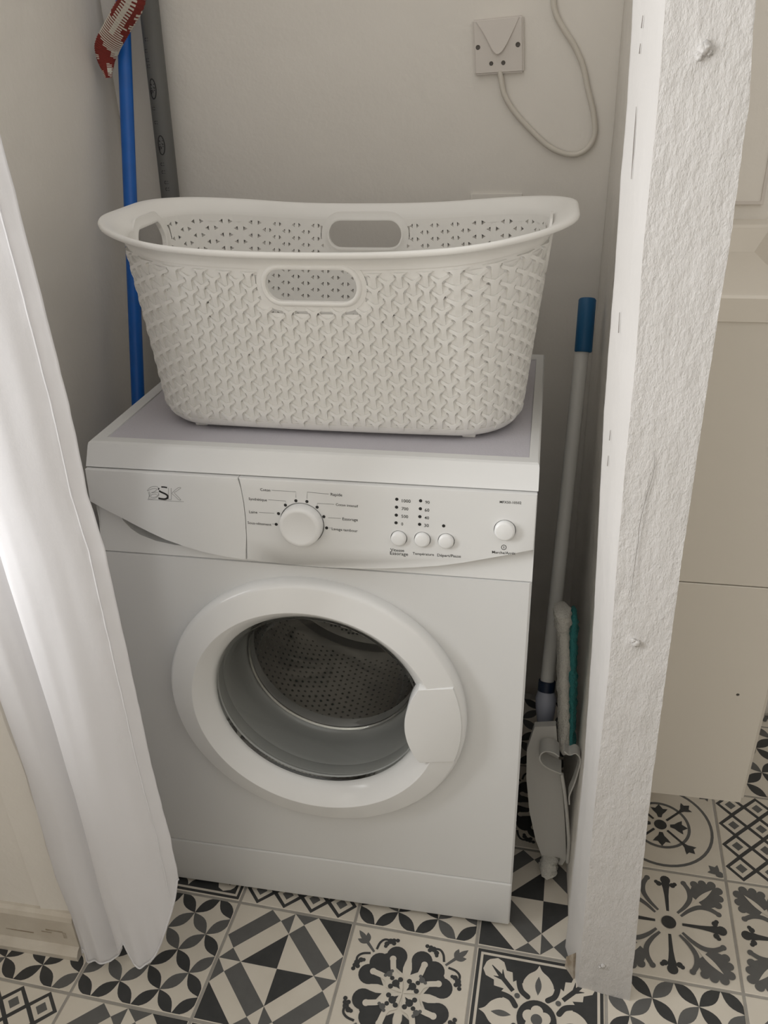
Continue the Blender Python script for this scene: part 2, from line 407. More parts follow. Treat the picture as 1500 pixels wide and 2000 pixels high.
# ================================================================== WALLS
def grid_wall(name, p00, p10, p11, p01, n, m, nu=2, nv=2, amp=0, thick=.06, parent=None, kind='structure'):
    p00, p10, p11, p01 = map(Vector, (p00, p10, p11, p01)); n = Vector(n).normalized(); V = []; F = []
    for j in range(nv+1):
        for i in range(nu+1):
            s, t = i/nu, j/nv; p = p00*(1-s)*(1-t)+p10*s*(1-t)+p11*s*t+p01*(1-s)*t
            if amp: p = p+n*amp*(noise.noise(p*4)+.5*noise.noise(p*11))
            V.append(p)
    b = len(V)
    for p in (p00, p10, p11, p01): V.append(p-n*thick)
    g = lambda i, j: j*(nu+1)+i
    for j in range(nv):
        for i in range(nu): F.append((g(i, j), g(i+1, j), g(i+1, j+1), g(i, j+1)))
    F.append((b+3, b+2, b+1, b))
    F.append(tuple([g(i, 0) for i in range(nu, -1, -1)])+(b, b+1)); F.append(tuple(g(i, nv) for i in range(nu+1))+(b+2, b+3))
    F.append(tuple(g(0, j) for j in range(nv+1))+(b+3, b)); F.append(tuple(g(nu, j) for j in range(nv, -1, -1))+(b+1, b+2))
    o = obj(name, V, F, m, parent, smooth=False)
    o.data.polygons.foreach_set('use_smooth', [k < nu*nv for k in range(len(F))])
    if kind: o['kind'] = kind
    return o
ZT = 2.2
grid_wall('wall_back', (-.30, .6, -.01), (1.75, .6, -.01), (1.75, .6, ZT), (-.30, .6, ZT), (0, -1, 0), M_WALL, 90, 60, .0016, .08)
grid_wall('wall_left', (-.105, -.147, -.01), (-.165, .601, -.01), (-.165, .601, ZT), (-.105, -.147, ZT), (1, .08, 0), M_WALL, 30, 60, .0016, .05)
grid_wall('wall_front_left', (-1.15, -.147, -.01), (-.104, -.147, -.01), (-.104, -.147, ZT), (-1.15, -.147, ZT), (0, -1, 0), M_WALL, 40, 60, .001, .05)
grid_wall('wall_right', (.682, .601, -.01), (.692, .015, -.01), (.684, .015, ZT), (.680, .601, ZT), (-1, 0, 0), M_WALLR, 40, 120, .0022, .062)
grid_wall('shade_wall_return', (-.36, -.25, -.01), (-.36, -.146, -.01), (-.36, -.146, ZT), (-.36, -.25, ZT), (1, 0, 0), M_WALL, 4, 10, 0, .07)  # unseen stub, added to keep window light off the short left wall
box('shade_wall_low', -.44, -.35, -1.25, -.14, -.01, .80, M_WALL, None, .004)['kind'] = 'structure'  # invented half wall out of view, added to shade the lower left
grid_wall('wall_far_right', (1.75, .6, -.01), (1.75, -1.71, -.01), (1.75, -1.71, ZT), (1.75, .6, ZT), (-1, 0, 0), M_WALL, 4, 4, 0, .05)
grid_wall('shade_wall_opposite', (1.8, -1.7, -.01), (-1.2, -1.7, -.01), (-1.2, -1.7, ZT), (1.8, -1.7, ZT), (0, 1, 0), M_WALL, 4, 4, 0, .05)  # unseen wall behind the camera, added to block ambient light from the front
# skirting of the short wall at the left
pr = [(-.147, .0), (-.172, .0), (-.172, .010), (-.166, .018), (-.160, .020), (-.160, .080), (-.157, .088), (-.152, .093), (-.147, .093)]
V = []; F = []
for x in (-1.15, -.098):
    V += [(x, y, z) for y, z in pr]
n = len(pr)
for k in range(n-1): F.append((k, k+1, n+k+1, n+k))
F += [tuple(range(n))[::-1], tuple(range(n, 2*n))]
M_SKIRT = mat('worn_cream_paint', (.64, .59, .51), .6, bump=[(60, .3, .002, (.3, 1, 1))], mottle=(22, .55, (.50, .44, .36)))
o = obj('baseboard_left', V, F, M_SKIRT); o['kind'] = 'structure'
# scuffs on the skirting
for x, z, wd, h in ((-.135, .054, .030, .003), (-.118, .046, .006, .014), (-.150, .048, .018, .002), (-.20, .040, .05, .002)):
    q = box('scuff', x-wd/2, x+wd/2, -.1606, -.1598, z-h/2, z+h/2, M_RAW, o)

# ---- leaning timber post at the end of the partition
Lp = [(1300, 0), (1285, 200), (1270, 350), (1255, 500), (1242, 700), (1222, 900), (1205, 1100), (1190, 1300), (1168, 1500), (1150, 1700), (1128, 1928)]
Rp = [(1475, 0), (1462, 200), (1443, 350), (1422, 500), (1402, 620), (1375, 800), (1345, 1000), (1317, 1200), (1290, 1400), (1265, 1600), (1230, 1955)]
Sp = [(1236, 0), (1225, 200), (1212, 350), (1206, 450), (1195, 600), (1180, 800), (1170, 1000), (1160, 1200), (1140, 1500), (1125, 1650), (1099, 1895)]
def edge(ps, y):
    q = sorted([(p.z, p.x) for p in (at_y(u, v, y) for u, v in ps)]); return q
def ev(q, z):
    if z <= q[0][0]: return q[0][1]
    for (a, xa), (b, xb) in zip(q, q[1:]):
        if z <= b: return xa+(xb-xa)*(z-a)/(b-a)
    (a, xa), (b, xb) = q[-4], q[-1]; return xb+(xb-xa)/(b-a)*(z-b)*.6
YF, YR, YS = -.083, -.093, -.018
EL, ER, ES = edge(Lp, YF), edge(Rp, YR), edge(Sp, YS)
lumps = [(at_y(1376, 97, -.089), .0045, .005), (at_y(1366, 112, -.089), .003, .004), (at_y(1244, 1255, -.087), .0035, .004), (at_y(1235, 1252, -.087), .002, .006),
         (at_y(1450, 102, -.092), .002, .003), (at_y(1310, 1460, -.089), .0015, .004), (at_y(1185, 1885, -.087), .0025, .004)]
nz, nf, nl, nr = 420, 30, 22, 8
V = []; F = []
rows = []
for j in range(nz+1):
    z = ZT*j/nz
    A, B, Cc = Vector((ev(ES, z), YS, z)), Vector((ev(EL, z), YF, z)), Vector((ev(ER, z), YR, z))
    A2, D = Vector((min(A.x+.012, .70), .018, z)), Cc+Vector((-.012, .085, 0))
    ring = []
    ring.append(A2)
    for k in range(nl): ring.append(A.lerp(B, k/nl))
    for k in range(nf): ring.append(B.lerp(Cc, k/nf))
    for k in range(nr+1): ring.append(Cc.lerp(D, k/nr))
    out = []
    for i, p in enumerate(ring):
        onleft = i <= nl
        d = Vector((-1, -.25, 0)) if onleft else (Vector((-.1, -1, 0)) if i <= nl+nf else Vector((1, 0, 0)))
        q = Vector((p.x*60, p.y*60, p.z*22)); q2 = Vector((p.x*190, p.y*190, p.z*90))
        am = .0004 if onleft else .0008
        h = am*noise.noise(q)+am*.55*noise.noise(q2)
        if not onleft:
            s = (i-nl)/nf; rough_zone = max(0, min(1, (s-.55)*4))*(1 if .75 < z < 1.3 else .35)*max(0, .4+noise.noise(Vector((p.x*9, 3, p.z*7))))
            h += .0011*rough_zone*noise.noise(Vector((p.x*330, 1, p.z*200)))
            for c, a, r in lumps:
                dd = (p-c).length
                if dd < r*3: h += a*math.exp(-(dd/r)**2)*(.75+.5*noise.noise(p*600))
        out.append(p+d*h)
    rows.append(len(V)); V += out
cn = len(ring)
for j in range(nz):
    for k in range(cn-1): F.append((rows[j]+k, rows[j]+k+1, rows[j+1]+k+1, rows[j+1]+k))
    F.append((rows[j]+cn-1, rows[j], rows[j+1], rows[j+1]+cn-1))
F.append(tuple(rows[0]+k for k in range(cn))[::-1]); F.append(tuple(rows[nz]+k for k in range(cn)))
post = obj('timber_post', V, F, M_POST, smooth=True); post.data.set_sharp_from_angle(angle=R(50))
tag(post, 'leaning old timber post under thick lumpy white paint beside the washing machine', 'post')
post.data.materials.append(M_STRIP)
post.data.polygons.foreach_set('material_index', [1 if (k % cn) <= nl and k < nz*cn else 0 for k in range(len(F))])
def crack(pix, y, wd, parent=post, m=M_CRACKSHADE, off=(0, -.0014, 0)):
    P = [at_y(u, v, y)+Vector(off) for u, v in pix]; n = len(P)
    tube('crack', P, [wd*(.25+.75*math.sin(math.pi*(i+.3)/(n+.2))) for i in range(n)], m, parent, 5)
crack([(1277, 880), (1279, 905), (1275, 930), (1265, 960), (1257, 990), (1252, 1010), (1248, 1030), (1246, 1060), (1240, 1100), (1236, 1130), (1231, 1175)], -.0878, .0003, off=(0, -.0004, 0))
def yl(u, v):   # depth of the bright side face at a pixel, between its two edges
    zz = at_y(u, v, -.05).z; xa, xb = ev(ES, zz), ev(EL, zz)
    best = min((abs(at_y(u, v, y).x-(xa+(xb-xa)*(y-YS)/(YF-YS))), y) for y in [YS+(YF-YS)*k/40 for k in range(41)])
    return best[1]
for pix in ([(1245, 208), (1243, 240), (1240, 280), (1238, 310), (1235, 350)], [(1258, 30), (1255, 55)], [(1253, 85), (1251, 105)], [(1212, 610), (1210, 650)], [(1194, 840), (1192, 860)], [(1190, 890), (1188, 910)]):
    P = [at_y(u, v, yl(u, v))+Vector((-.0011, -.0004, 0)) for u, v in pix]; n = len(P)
    tube('crack', P, [.00035*(.3+math.sin(math.pi*(i+.3)/n)) for i in range(n)], M_CRACKSHADE, post, 5)
for u, v, r in ((1376, 96, .0055), (1367, 110, .0035), (1385, 103, .003), (1243, 1256, .0045), (1237, 1251, .003), (1178, 1886, .0032), (1172, 1889, .0022), (1183, 1890, .002)):
    bm = bmesh.new(); bmesh.ops.create_icosphere(bm, subdivisions=3, radius=r); c = at_y(u, v, -.0885)
    for q in bm.verts:
        d = q.co.normalized(); q.co = c+Vector((q.co.x, q.co.y*.8, q.co.z))*(1+.45*noise.noise(d*2.2+c*50)+.3*noise.noise(d*5+c*90))
    bm_obj('paint_lump', bm, M_POST, post, True)
# worn bare foot of the post
pf = [at_y(1108, 1868, -.052), at_y(1122, 1862, -.066), at_y(1121, 1925, -.072), at_y(1102, 1905, -.052)]
V = [p+Vector((-.0016, -.0008, 0)) for p in pf]+[p+Vector((.006, .004, 0)) for p in pf]
obj('bare_patch', V, [(0, 1, 2, 3), (7, 6, 5, 4), (0, 4, 5, 1), (1, 5, 6, 2), (2, 6, 7, 3), (3, 7, 4, 0)], M_RAW, post)

# ================================================================== WASHING MACHINE
W, DEP, ZL, ZC, ZK, ZB = .595, .45, .8208, .6938, .112, .009
wm = empty('washing_machine', (W/2, DEP/2, 0))
tag(wm, 'white front-loading washing machine with round glass door in the alcove', 'washing machine')
DX, DZ = .2945, .4530
# cabinet shell with a round opening in the front
N_ = 96; Ro = .168; V = []; F = []
X0, X1, Z0, Z1 = 0, W, ZK+.0008, ZC-.0008
angs = sorted(set([2*math.pi*k/N_ for k in range(N_)]+[math.atan2(z-DZ, x-DX) % (2*math.pi) for x in (X0, X1) for z in (Z0, Z1)]))
for a in angs:
    c, s = math.cos(a), math.sin(a)
    t = min([(X1-DX)/c if c > 1e-9 else 9, (X0-DX)/c if c < -1e-9 else 9, (Z1-DZ)/s if s > 1e-9 else 9, (Z0-DZ)/s if s < -1e-9 else 9])
    x, z = DX+c*t, DZ+s*t
    ins = .003; xi = min(max(x, X0+ins), X1-ins); zi = min(max(z, Z0+.001), Z1-.001)
    V += [(x, .02, z), (x, .003, z), (xi, 0, zi), (DX+c*Ro, 0, DZ+s*Ro), (DX+c*Ro, .05, DZ+s*Ro)]
m_ = len(angs)
for k in range(m_):
    k2 = (k+1) % m_
    for j in range(4): F.append((k*5+j, k2*5+j, k2*5+j+1, k*5+j+1))
o = obj('front_panel', V, F, M_ENAMEL, wm, smooth=True); o.data.set_sharp_from_angle(angle=R(30))
# sides, back, bottom, top of the cabinet, set back slightly behind the front edge
bm = bmesh.new()
def addq(*p): bm.faces.new([bm.verts.new(q) for q in p])
x0, x1 = .002, W-.002
addq((x0, .006, ZB), (x0, DEP, ZB), (x0, DEP, ZL), (x0, .006, ZL)); addq((x1, .006, ZB), (x1, .006, ZL), (x1, DEP, ZL), (x1, DEP, ZB))
addq((x0, DEP, ZB), (x1, DEP, ZB), (x1, DEP, ZL), (x0, DEP, ZL)); addq((x0, .006, ZB), (x1, .006, ZB), (x1, DEP, ZB), (x0, DEP, ZB))
addq((x0, .006, ZL-.004), (x0, DEP, ZL-.004), (x1, DEP, ZL-.004), (x1, .006, ZL-.004))
bmesh.ops.remove_doubles(bm, verts=bm.verts, dist=1e-5)
bm_obj('cabinet', bm, M_ENAMEL, wm)
box('kick_plate', 0, W, -.0005, .03, ZB, ZK-.0008, M_ENAMEL, wm, .004, 3)
box('seam', .003, W-.003, .006, .03, ZK-.004, ZK+.004, M_ENAMEL, wm)
for x in (.05, W-.05):
    for y in (.06, DEP-.05): lathe = tube('foot', [(x, y, -.0002), (x, y, .012)], .018, M_RUBBER, wm, 16)
# band behind the control panel, notched for the finger pocket
notch = [(.024, .80), (.028, .757), (.036, .740), (.047, .7285), (.059, .721), (.082, .7135), (.110, .7095), (.135, .7095), (.158, .7115), (.162, .80)]
prism('panel_recess', [(0, ZC+.0006), (W, ZC+.0006), (W, .806), (.170, .806)]+notch[::-1]+[(.016, .806), (0, .806)], .0055, .03, M_PANEL, wm, 0, lambda z: -.0055+.19*(z-ZC))
prism('finger_pocket', [(.018, .70), (.175, .70), (.175, .806), (.018, .806)], .030, .034, M_PANEL, wm)
slant = lambda z: .0045+(z-ZL)*.085
YP = -.004
curve = [(.0, .773), (.025, .761), (.045, .7513), (.063, .742), (.084, .732), (.104, .7235), (.130, .7155), (.154, .7095), (.182, .7052), (.212, .7022)]
seam = [(.2155, .7022), (.2185, .735), (.2195, .763), (.2190, .785), (.2170, .805), (.2140, ZL-.0012)]
prism('detergent_drawer', curve+seam+[(.0005, ZL-.0012)], YP, .028, M_PANEL, wm, .0014, slant)
rc = [(x+.0010, z) for x, z in seam]
low = [(.269, .7000), (.305, .6995), (.34, .7000), (.375, .7020), (.409, .7048), (.445, .7092), (.477, .7142), (.508, .7212), (.536, .7290), (.565, .7370), (.5945, .7450)]
prism('control_panel', [rc[0]]+low+[(.5945, ZL-.0012)]+rc[::-1][:-1], YP, .028, M_PANEL, wm, .0014, slant)
# lid
pl = [(.0077, ZL+.0006), (.0085, ZL+.0006), (.0205, .8455), (.0225, .8490), (.0265, .8505)]
def rrect(x0, x1, y0, y1, z): return [(x0, y0, z), (x1, y0, z), (x1, y1, z), (x0, y1, z)]
V = []; F = []
for ins, z, ind in ((.000, ZL+.0006, 0), (.0005, .8455, 1), (.0015, .8490, 2), (.0045, .8505, 3)):
    yf = {0: .0065, 1: .0205, 2: .0225, 3: .0265}[ind]
    V += rrect(ins*.6-.0005, W-ins*.6+.0005, yf, DEP-ins, z)
V += rrect(.019, .582, .040, .421, .8505); V += rrect(.0192, .5818, .0402, .4208, .8485)
for r in range(5):
    for k in range(4): F.append((r*4+k, r*4+(k+1) % 4, r*4+4+(k+1) % 4, r*4+4+k))
F.append((3, 2, 1, 0))
o = obj('lid', V, F, M_PANEL, wm)
obj('worktop_insert', rrect(.0194, .5816, .0404, .4206, .84875)+rrect(.0194, .5816, .0404, .4206, .8470), [(0, 1, 2, 3), (7, 6, 5, 4), (0, 4, 5, 1), (1, 5, 6, 2), (2, 6, 7, 3), (3, 7, 4, 0)], M_MAT, wm)
box('seam', .002, W-.002, .012, .03, ZL-.004, ZL+.002, M_ENAMEL, wm)
# door: ring, glass bowl, handle, gasket, drum
door = lathe_y('door', [(.2220, .0005), (.2225, -.0040), (.2222, -.0110), (.2205, -.0160), (.2180, -.0188), (.2168, -.0196), (.2155, -.0200), (.1850, -.0292), (.1830, -.0297), (.1815, -.0292), (.1620, -.0080), (.1595, -.0045), (.1575, .0010), (.1570, .012)], DX, DZ, M_GLOSS, wm, 128)
# handle set in the right side of the ring
ha = [(-.330, .345)]
V = []; F = []
a0, a1 = -.300, .345; n = 20; rin = .136
outr = [(DX+.2160*math.cos(a0+(a1-a0)*k/n), DZ+.2160*math.sin(a0+(a1-a0)*k/n)) for k in range(n+1)]
zb, zt = outr[0][1], outr[-1][1]
inn = []
for k in range(n+1):
    z = zt+(zb-zt)*k/n; q = (z-(zt+zb)/2)/((zt-zb)/2); inn.append((DX+.1525-.0165*(1-q*q)+.004*q*q, z))
def hy(x, z):
    r = math.hypot(x-DX, z-DZ); 
    return -.0356+.0128*(max(0, r-.135)/.081)**2
ring2 = outr+inn
cxh, czh = DX+.178, (zt+zb)/2
layers = []
for f in (1.0, .985, .93, .85, .75, .6, .45, .3, .15):
    layers.append([(cxh+(x-cxh)*f, czh+(z-czh)*f) for x, z in ring2])
m2 = len(ring2)
V += [(x, -.004, z) for x, z in ring2]
for li, lay in enumerate(layers):
    V += [(x, hy(x, z)+(.0012 if li == 0 else 0), z) for x, z in lay]
V.append((cxh, hy(cxh, czh), czh))
for l in range(len(layers)):
    for k in range(m2): F.append((l*m2+k, l*m2+(k+1) % m2, (l+1)*m2+(k+1) % m2, (l+1)*m2+k))
c_ = len(V)-1; b_ = len(layers)*m2
for k in range(m2): F.append((b_+k, b_+(k+1) % m2, c_))
bm = bmesh.new(); me = bpy.data.meshes.new('t'); me.from_pydata(V, [], F); bm.from_mesh(me)
h_ = bm_obj('handle', bm, M_GLOSS, door, True, R(40)); tag(h_, 'white pull handle set in the door ring')
for a in (a0, a1):
    p = [Vector((DX+r*math.cos(a), y, DZ+r*math.sin(a))) for r, y in ((.150, -.0085), (.158, -.019), (.166, -.0305), (.172, -.0335), (.19, -.0318), (.203, -.0278), (.2105, -.0228), (.216, -.0125))]
lathe_y('glass_bowl', [(.1575, .010), (.1555, -.001), (.1535, -.003), (.1505, .002), (.1450, .022), (.1330, .060), (.1270, .078), (.1150, .088), (.085, .094), (.0001, .097)], DX, DZ, M_GLASS, door, 96)
gas = lathe_y('door_gasket', [(.1665, .012), (.1620, .0135), (.1580, .017), (.1560, .030), (.1570, .034), (.1540, .040), (.1500, .075), (.1450, .090), (.1400, .097), (.1360, .100), (.1360, .118)], DX, DZ, M_GASKET, wm, 96)
lathe_y('gasket_bead', [(.1340, .094), (.1365, .092), (.1385, .0945), (.1380, .098), (.1350, .098), (.1340, .094)], DX, DZ, mat('steel_lip', (.45, .45, .43), .25, metal=.9), gas, 96)
drum = lathe_y('drum', [(.136, .118), (.150, .130), (.205, .150), (.215, .17), (.215, .40), (.205, .412), (.0001, .412)], DX, DZ, M_DRUM, wm, 64)
for k in range(3):
    a = R(75+120*k); c, s = math.cos(a), math.sin(a)
    P = []
    bm = bmesh.new()
    ring = [(-.020, 0), (-.013, -.022), (0, -.030), (.013, -.022), (.020, 0)]
    vs = []
    for y in (.18, .20, .38, .40):
        k_ = .35 if y in (.18, .40) else 1
        vs.append([bm.verts.new((DX+c*(.214+h*k_)-s*t_, y, DZ+s*(.214+h*k_)+c*t_)) for t_, h in ring])
    for i in range(3):
        for j in range(4): bm.faces.new((vs[i][j], vs[i][j+1], vs[i+1][j+1], vs[i+1][j]))
    bm.faces.new(vs[0]); bm.faces.new(vs[-1][::-1])
    bm_obj('paddle', bm, M_STEEL, drum, True, R(40))
    # spider arm pressed in the back of the drum
    V = []; F = []
    for r, wd, y in ((.02, .020, .398), (.11, .016, .402), (.20, .034, .409)):
        for t_, yy in ((-wd*1.4, .412), (-wd*.7, y), (wd*.7, y), (wd*1.4, .412)): V.append((DX+c*r-s*t_, yy-.0006, DZ+s*r+c*t_))
    for i in range(2):
        for j in range(3): F.append((i*4+j, i*4+j+1, i*4+5+j, i*4+4+j))
    obj('drum_spoke', V, F, M_STEEL, drum, smooth=False)
# perforations of the drum wall and back
V = []; F = []
def hexdot(c, n, r):
    n = Vector(n).normalized(); u = n.orthogonal().normalized(); v = n.cross(u); b = len(V)
    for k in range(6): V.append(Vector(c)+(u*math.cos(k*math.pi/3)+v*math.sin(k*math.pi/3))*r)
    F.append(tuple(range(b, b+6)))
for i in range(-22, 23):
    for j in range(-24, 25):
        x, z = (i+.5*(j % 2))*.0088, j*.0076; r = math.hypot(x, z)
        if not (.05 < r < .19): continue
        a = (math.degrees(math.atan2(z, x))-75) % 120
        if min(a, 120-a) < 12+260*.02/max(r, .05)*.4: continue
        hexdot((DX+x, .4112, DZ+z), (0, -1, 0), .0028)
for i in range(0, 120):
    a = 2*math.pi*i/120
    if min((math.degrees(a)-75) % 120, 120-(math.degrees(a)-75) % 120) < 9: continue
    for j in range(14):
        y = .19+j*.0135+(.0067 if i % 2 else 0); hexdot((DX+.2145*math.cos(a), y, DZ+.2145*math.sin(a)), (-math.cos(a), 0, -math.sin(a)), .0026)
o = obj('perforations', V, F, M_HOLE, drum, kind='stuff')
# ---- controls
def on_panel(u, v, lift=.0):
    y0 = 0
    for _ in range(6):
        p = at_y(u, v, y0); y0 = YP+slant(p.z)-lift
    return p
tilt = math.atan(.085)
PN = Vector((0, -1, .085)).normalized(); PU = Vector((0, .085, 1)).normalized()
def cyl_panel(name, u, v, prof, m, parent, seg=40):
    """lathe standing out of the sloping panel: profile (radius, height)"""
    c = on_panel(u, v); V = []; F = []; n = len(prof)
    for k in range(seg):
        a = 2*math.pi*k/seg; d = Vector((1, 0, 0))*math.cos(a)+PU*math.sin(a)
        for r, h in prof: V.append(c+d*r+PN*h)
    for k in range(seg):
        k2 = (k+1) % seg
        for j in range(n-1): F.append((k*n+j, k2*n+j, k2*n+j+1, k*n+j+1))
    F.append(tuple(k*n+n-1 for k in range(seg))); F.append(tuple(k*n for k in range(seg))[::-1])
    o = obj(name, V, F, m, parent, smooth=True); o.data.set_sharp_from_angle(angle=R(45)); return o
k_ = cyl_panel('programme_dial', 590, 1023, [(.0285, -.0062), (.0285, .003), (.0278, .0115), (.0268, .0135), (.0245, .0148), (.0215, .0148), (.0205, .0144), (.0001, .0144)], M_GLOSS, wm, 64)
wells = [(590, 1023, .0297)]
for nm, u, v, r in (('spin_button', 779, 1051, .0098), ('temperature_button', 825, 1053.5, .0098), ('start_button', 871.5, 1056.5, .0098), ('power_button', 986, 1035, .0128)):
    hgt = .0065 if nm == 'power_button' else .0045
    b_ = cyl_panel(nm, u, v, [(r, -.0062), (r, hgt*.7), (r-.0012, hgt), (r-.003, hgt+.0006), (.0001, hgt+.0008)], M_GLOSS, wm)
    wells.append((u, v, r+.0009))
cpn = bpy.data.objects['control_panel']; cutters = []
for u, v, r in wells:
    c = cyl_panel('well', u, v, [(r, -.006), (r, .01)], M_PANEL, None, 48); cutters.append(c)
    md = cpn.modifiers.new('well', 'BOOLEAN'); md.operation = 'DIFFERENCE'; md.solver = 'EXACT'; md.object = c
bpy.context.view_layer.update()
cut = bpy.data.meshes.new_from_object(cpn.evaluated_get(bpy.context.evaluated_depsgraph_get()))
cpn.modifiers.clear(); cpn.data = cut; cut.name = 'control_panel'; cut.set_sharp_from_angle(angle=R(35))
for c in cutters: bpy.data.objects.remove(c)
def dot(u, v, r=.0021): return cyl_panel('indicator_dot', u, v, [(r, -.0005), (r, .0003), (.0001, .0003)], M_INK, wm, 16)
for u, v in ((539.5, 1024), (544, 1003), (557.5, 986.5), (578, 978), (599.5, 979.5), (619.5, 990.5), (632.5, 1009), (638, 1031),
             (775, 975), (774.5, 990.5), (774, 1006), (773.5, 1021), (821.5, 978), (821, 993.5), (820, 1009), (819.5, 1024), (866.5, 1027)): dot(u, v)
def flat_text(txt, u0, v0, u1, v1, name='lettering', m=M_INK, parent=wm):
    cu = bpy.data.curves.new('t', 'FONT'); cu.body = txt; cu.resolution_u = 2; cu.offset = .005
    to = bpy.data.objects.new('t', cu); COL.objects.link(to)
    bpy.context.view_layer.update()
    me = bpy.data.meshes.new_from_object(to.evaluated_get(bpy.context.evaluated_depsgraph_get()))
    bpy.data.objects.remove(to); me.name = name
    xs = [v.co.x for v in me.vertices]; xa, xb = min(xs), max(xs)
    p0, p1 = on_panel(u0, v0), on_panel(u1, v1); sc = (p1-p0).length/(xb-xa); ax = (p1-p0).normalized()
    for v in me.vertices: v.co = p0+ax*((v.co.x-xa)*sc)+PU*(v.co.y*sc)+PN*.00025
    me.materials.append(m); o = bpy.data.objects.new(name, me); COL.objects.link(o)
    o.parent = parent; o.matrix_parent_inverse = parent.matrix_basis.inverted(); return o
for a in (('Coton', 508.5, 958.5, 528, 960), ('Synthétique', 486, 976.5, 521.5, 979), ('Laine', 487, 1002, 503, 1003), ('Sous-vêtement', 484, 1023, 530, 1027),
          ('Rapide', 646, 968, 668.5, 969.5), ('Coton intensif', 656, 987.5, 699.5, 991), ('Essorage', 669, 1016, 699, 1018), ('Lavage tambour', 648, 1035, 698.5, 1039.5),
          ('1000', 785, 981, 802, 982), ('700', 784.5, 996, 797.5, 997), ('500', 784, 1011, 797, 1012), ('0', 783.5, 1026, 787.5, 1026.3),
          ('90', 830.5, 983.5, 839, 984), ('60', 829.5, 999, 838.5, 999.5), ('40', 829, 1014, 838, 1014.5), ('30', 828.5, 1029, 837.5, 1029.5),
          ('Vitesse', 762.5, 1076.5, 789.5, 1078), ('Essorage', 762, 1083, 797, 1085.5), ('Température', 806, 1083, 847.5, 1085.5), ('Départ/Pause', 854, 1086.5, 900, 1089),
          ('MFX50-10502', 976, 982.5, 1018, 984.5), ('Marche/Arrêt', 961, 1080.5, 1006.5, 1083.5)): flat_text(*a)
def line_panel(pix, wd, name='print_line', m=M_LINE, closed=False, lift=.0002):
    P = [on_panel(u, v) for u, v in pix]; V = []; F = []; n = len(P)
    for i, p in enumerate(P):
        a = P[(i-1) % n] if closed else P[max(i-1, 0)]; b = P[(i+1) % n] if closed else P[min(i+1, n-1)]
        t = (b-a).normalized(); nn = PN.cross(t).normalized(); w_ = wd[i] if isinstance(wd, list) else wd
        V += [p+nn*w_/2+PN*lift, p-nn*w_/2+PN*lift]
    for i in range(n if closed else n-1):
        j = (i+1) % n; F.append((2*i, 2*i+1, 2*j+1, 2*j))
    return obj(name, V, F, m, wm)
for pix in (((531, 957.5), (578, 960.5), (578, 972)), ((524, 976), (558, 978.5), (558, 982)), ((506, 1000.5), (536, 1002.5)), ((532, 1023), (536, 1023.5)),
            ((599.5, 974), (600, 961), (642, 965)), ((619.5, 986), (620, 983), (653, 985)), ((641, 1011), (666, 1012.5)), ((643, 1031), (646, 1031.2))): line_panel(pix, .0005)
cx, cy = 984, 1069
line_panel([(cx+4.6*math.cos(k*math.pi/10), cy+4.6*math.sin(k*math.pi/10)) for k in range(20)], .0007, 'power_symbol', M_INK, True)
line_panel([(cx, cy-2.4), (cx, cy+2.4)], .0007, 'power_symbol', M_INK)
# maker's logo
lg = lambda p: [(280+x*.06, 930+y*.06) for x, y in p]
sp_px = lambda p: [(v.x, v.y) for v in spline([(x, y, 0) for x, y in lg(p)], 6)]
line_panel(sp_px([(585, 350), (680, 355), (775, 372)]), .0020, 'logo', M_INK)
line_panel(sp_px([(512, 385), (485, 440)]), [.0022]+[.0018]*5+[.0012], 'logo', M_INK)
line_panel(sp_px([(510, 475), (600, 525), (720, 580), (790, 640), (780, 710), (700, 745), (580, 735), (490, 715)]), .0026, 'logo', M_INK)
for p in ([(820, 375), (815, 760)], [(905, 385), (910, 760)], [(820, 760), (910, 760)], [(920, 560), (1060, 430), (1150, 370), (1220, 385), (1060, 500), (1010, 540), (1110, 650), (1220, 765), (1150, 765), (1040, 660), (930, 570)],
          [(140, 765), (420, 770), (700, 790), (1000, 815), (1320, 830)], [(120, 480), (200, 385), (330, 330), (450, 340), (480, 380)], [(140, 480), (260, 420), (380, 395), (440, 430), (360, 500), (260, 540)],
          [(190, 500), (220, 600), (160, 740)], [(160, 510), (190, 620), (180, 700)], [(260, 540), (420, 520), (500, 560), (450, 640), (330, 690), (240, 680), (280, 600), (400, 580), (440, 600)], [(170, 740), (300, 735), (430, 690), (520, 600)]):
    line_panel(sp_px(p), .00042, 'logo')

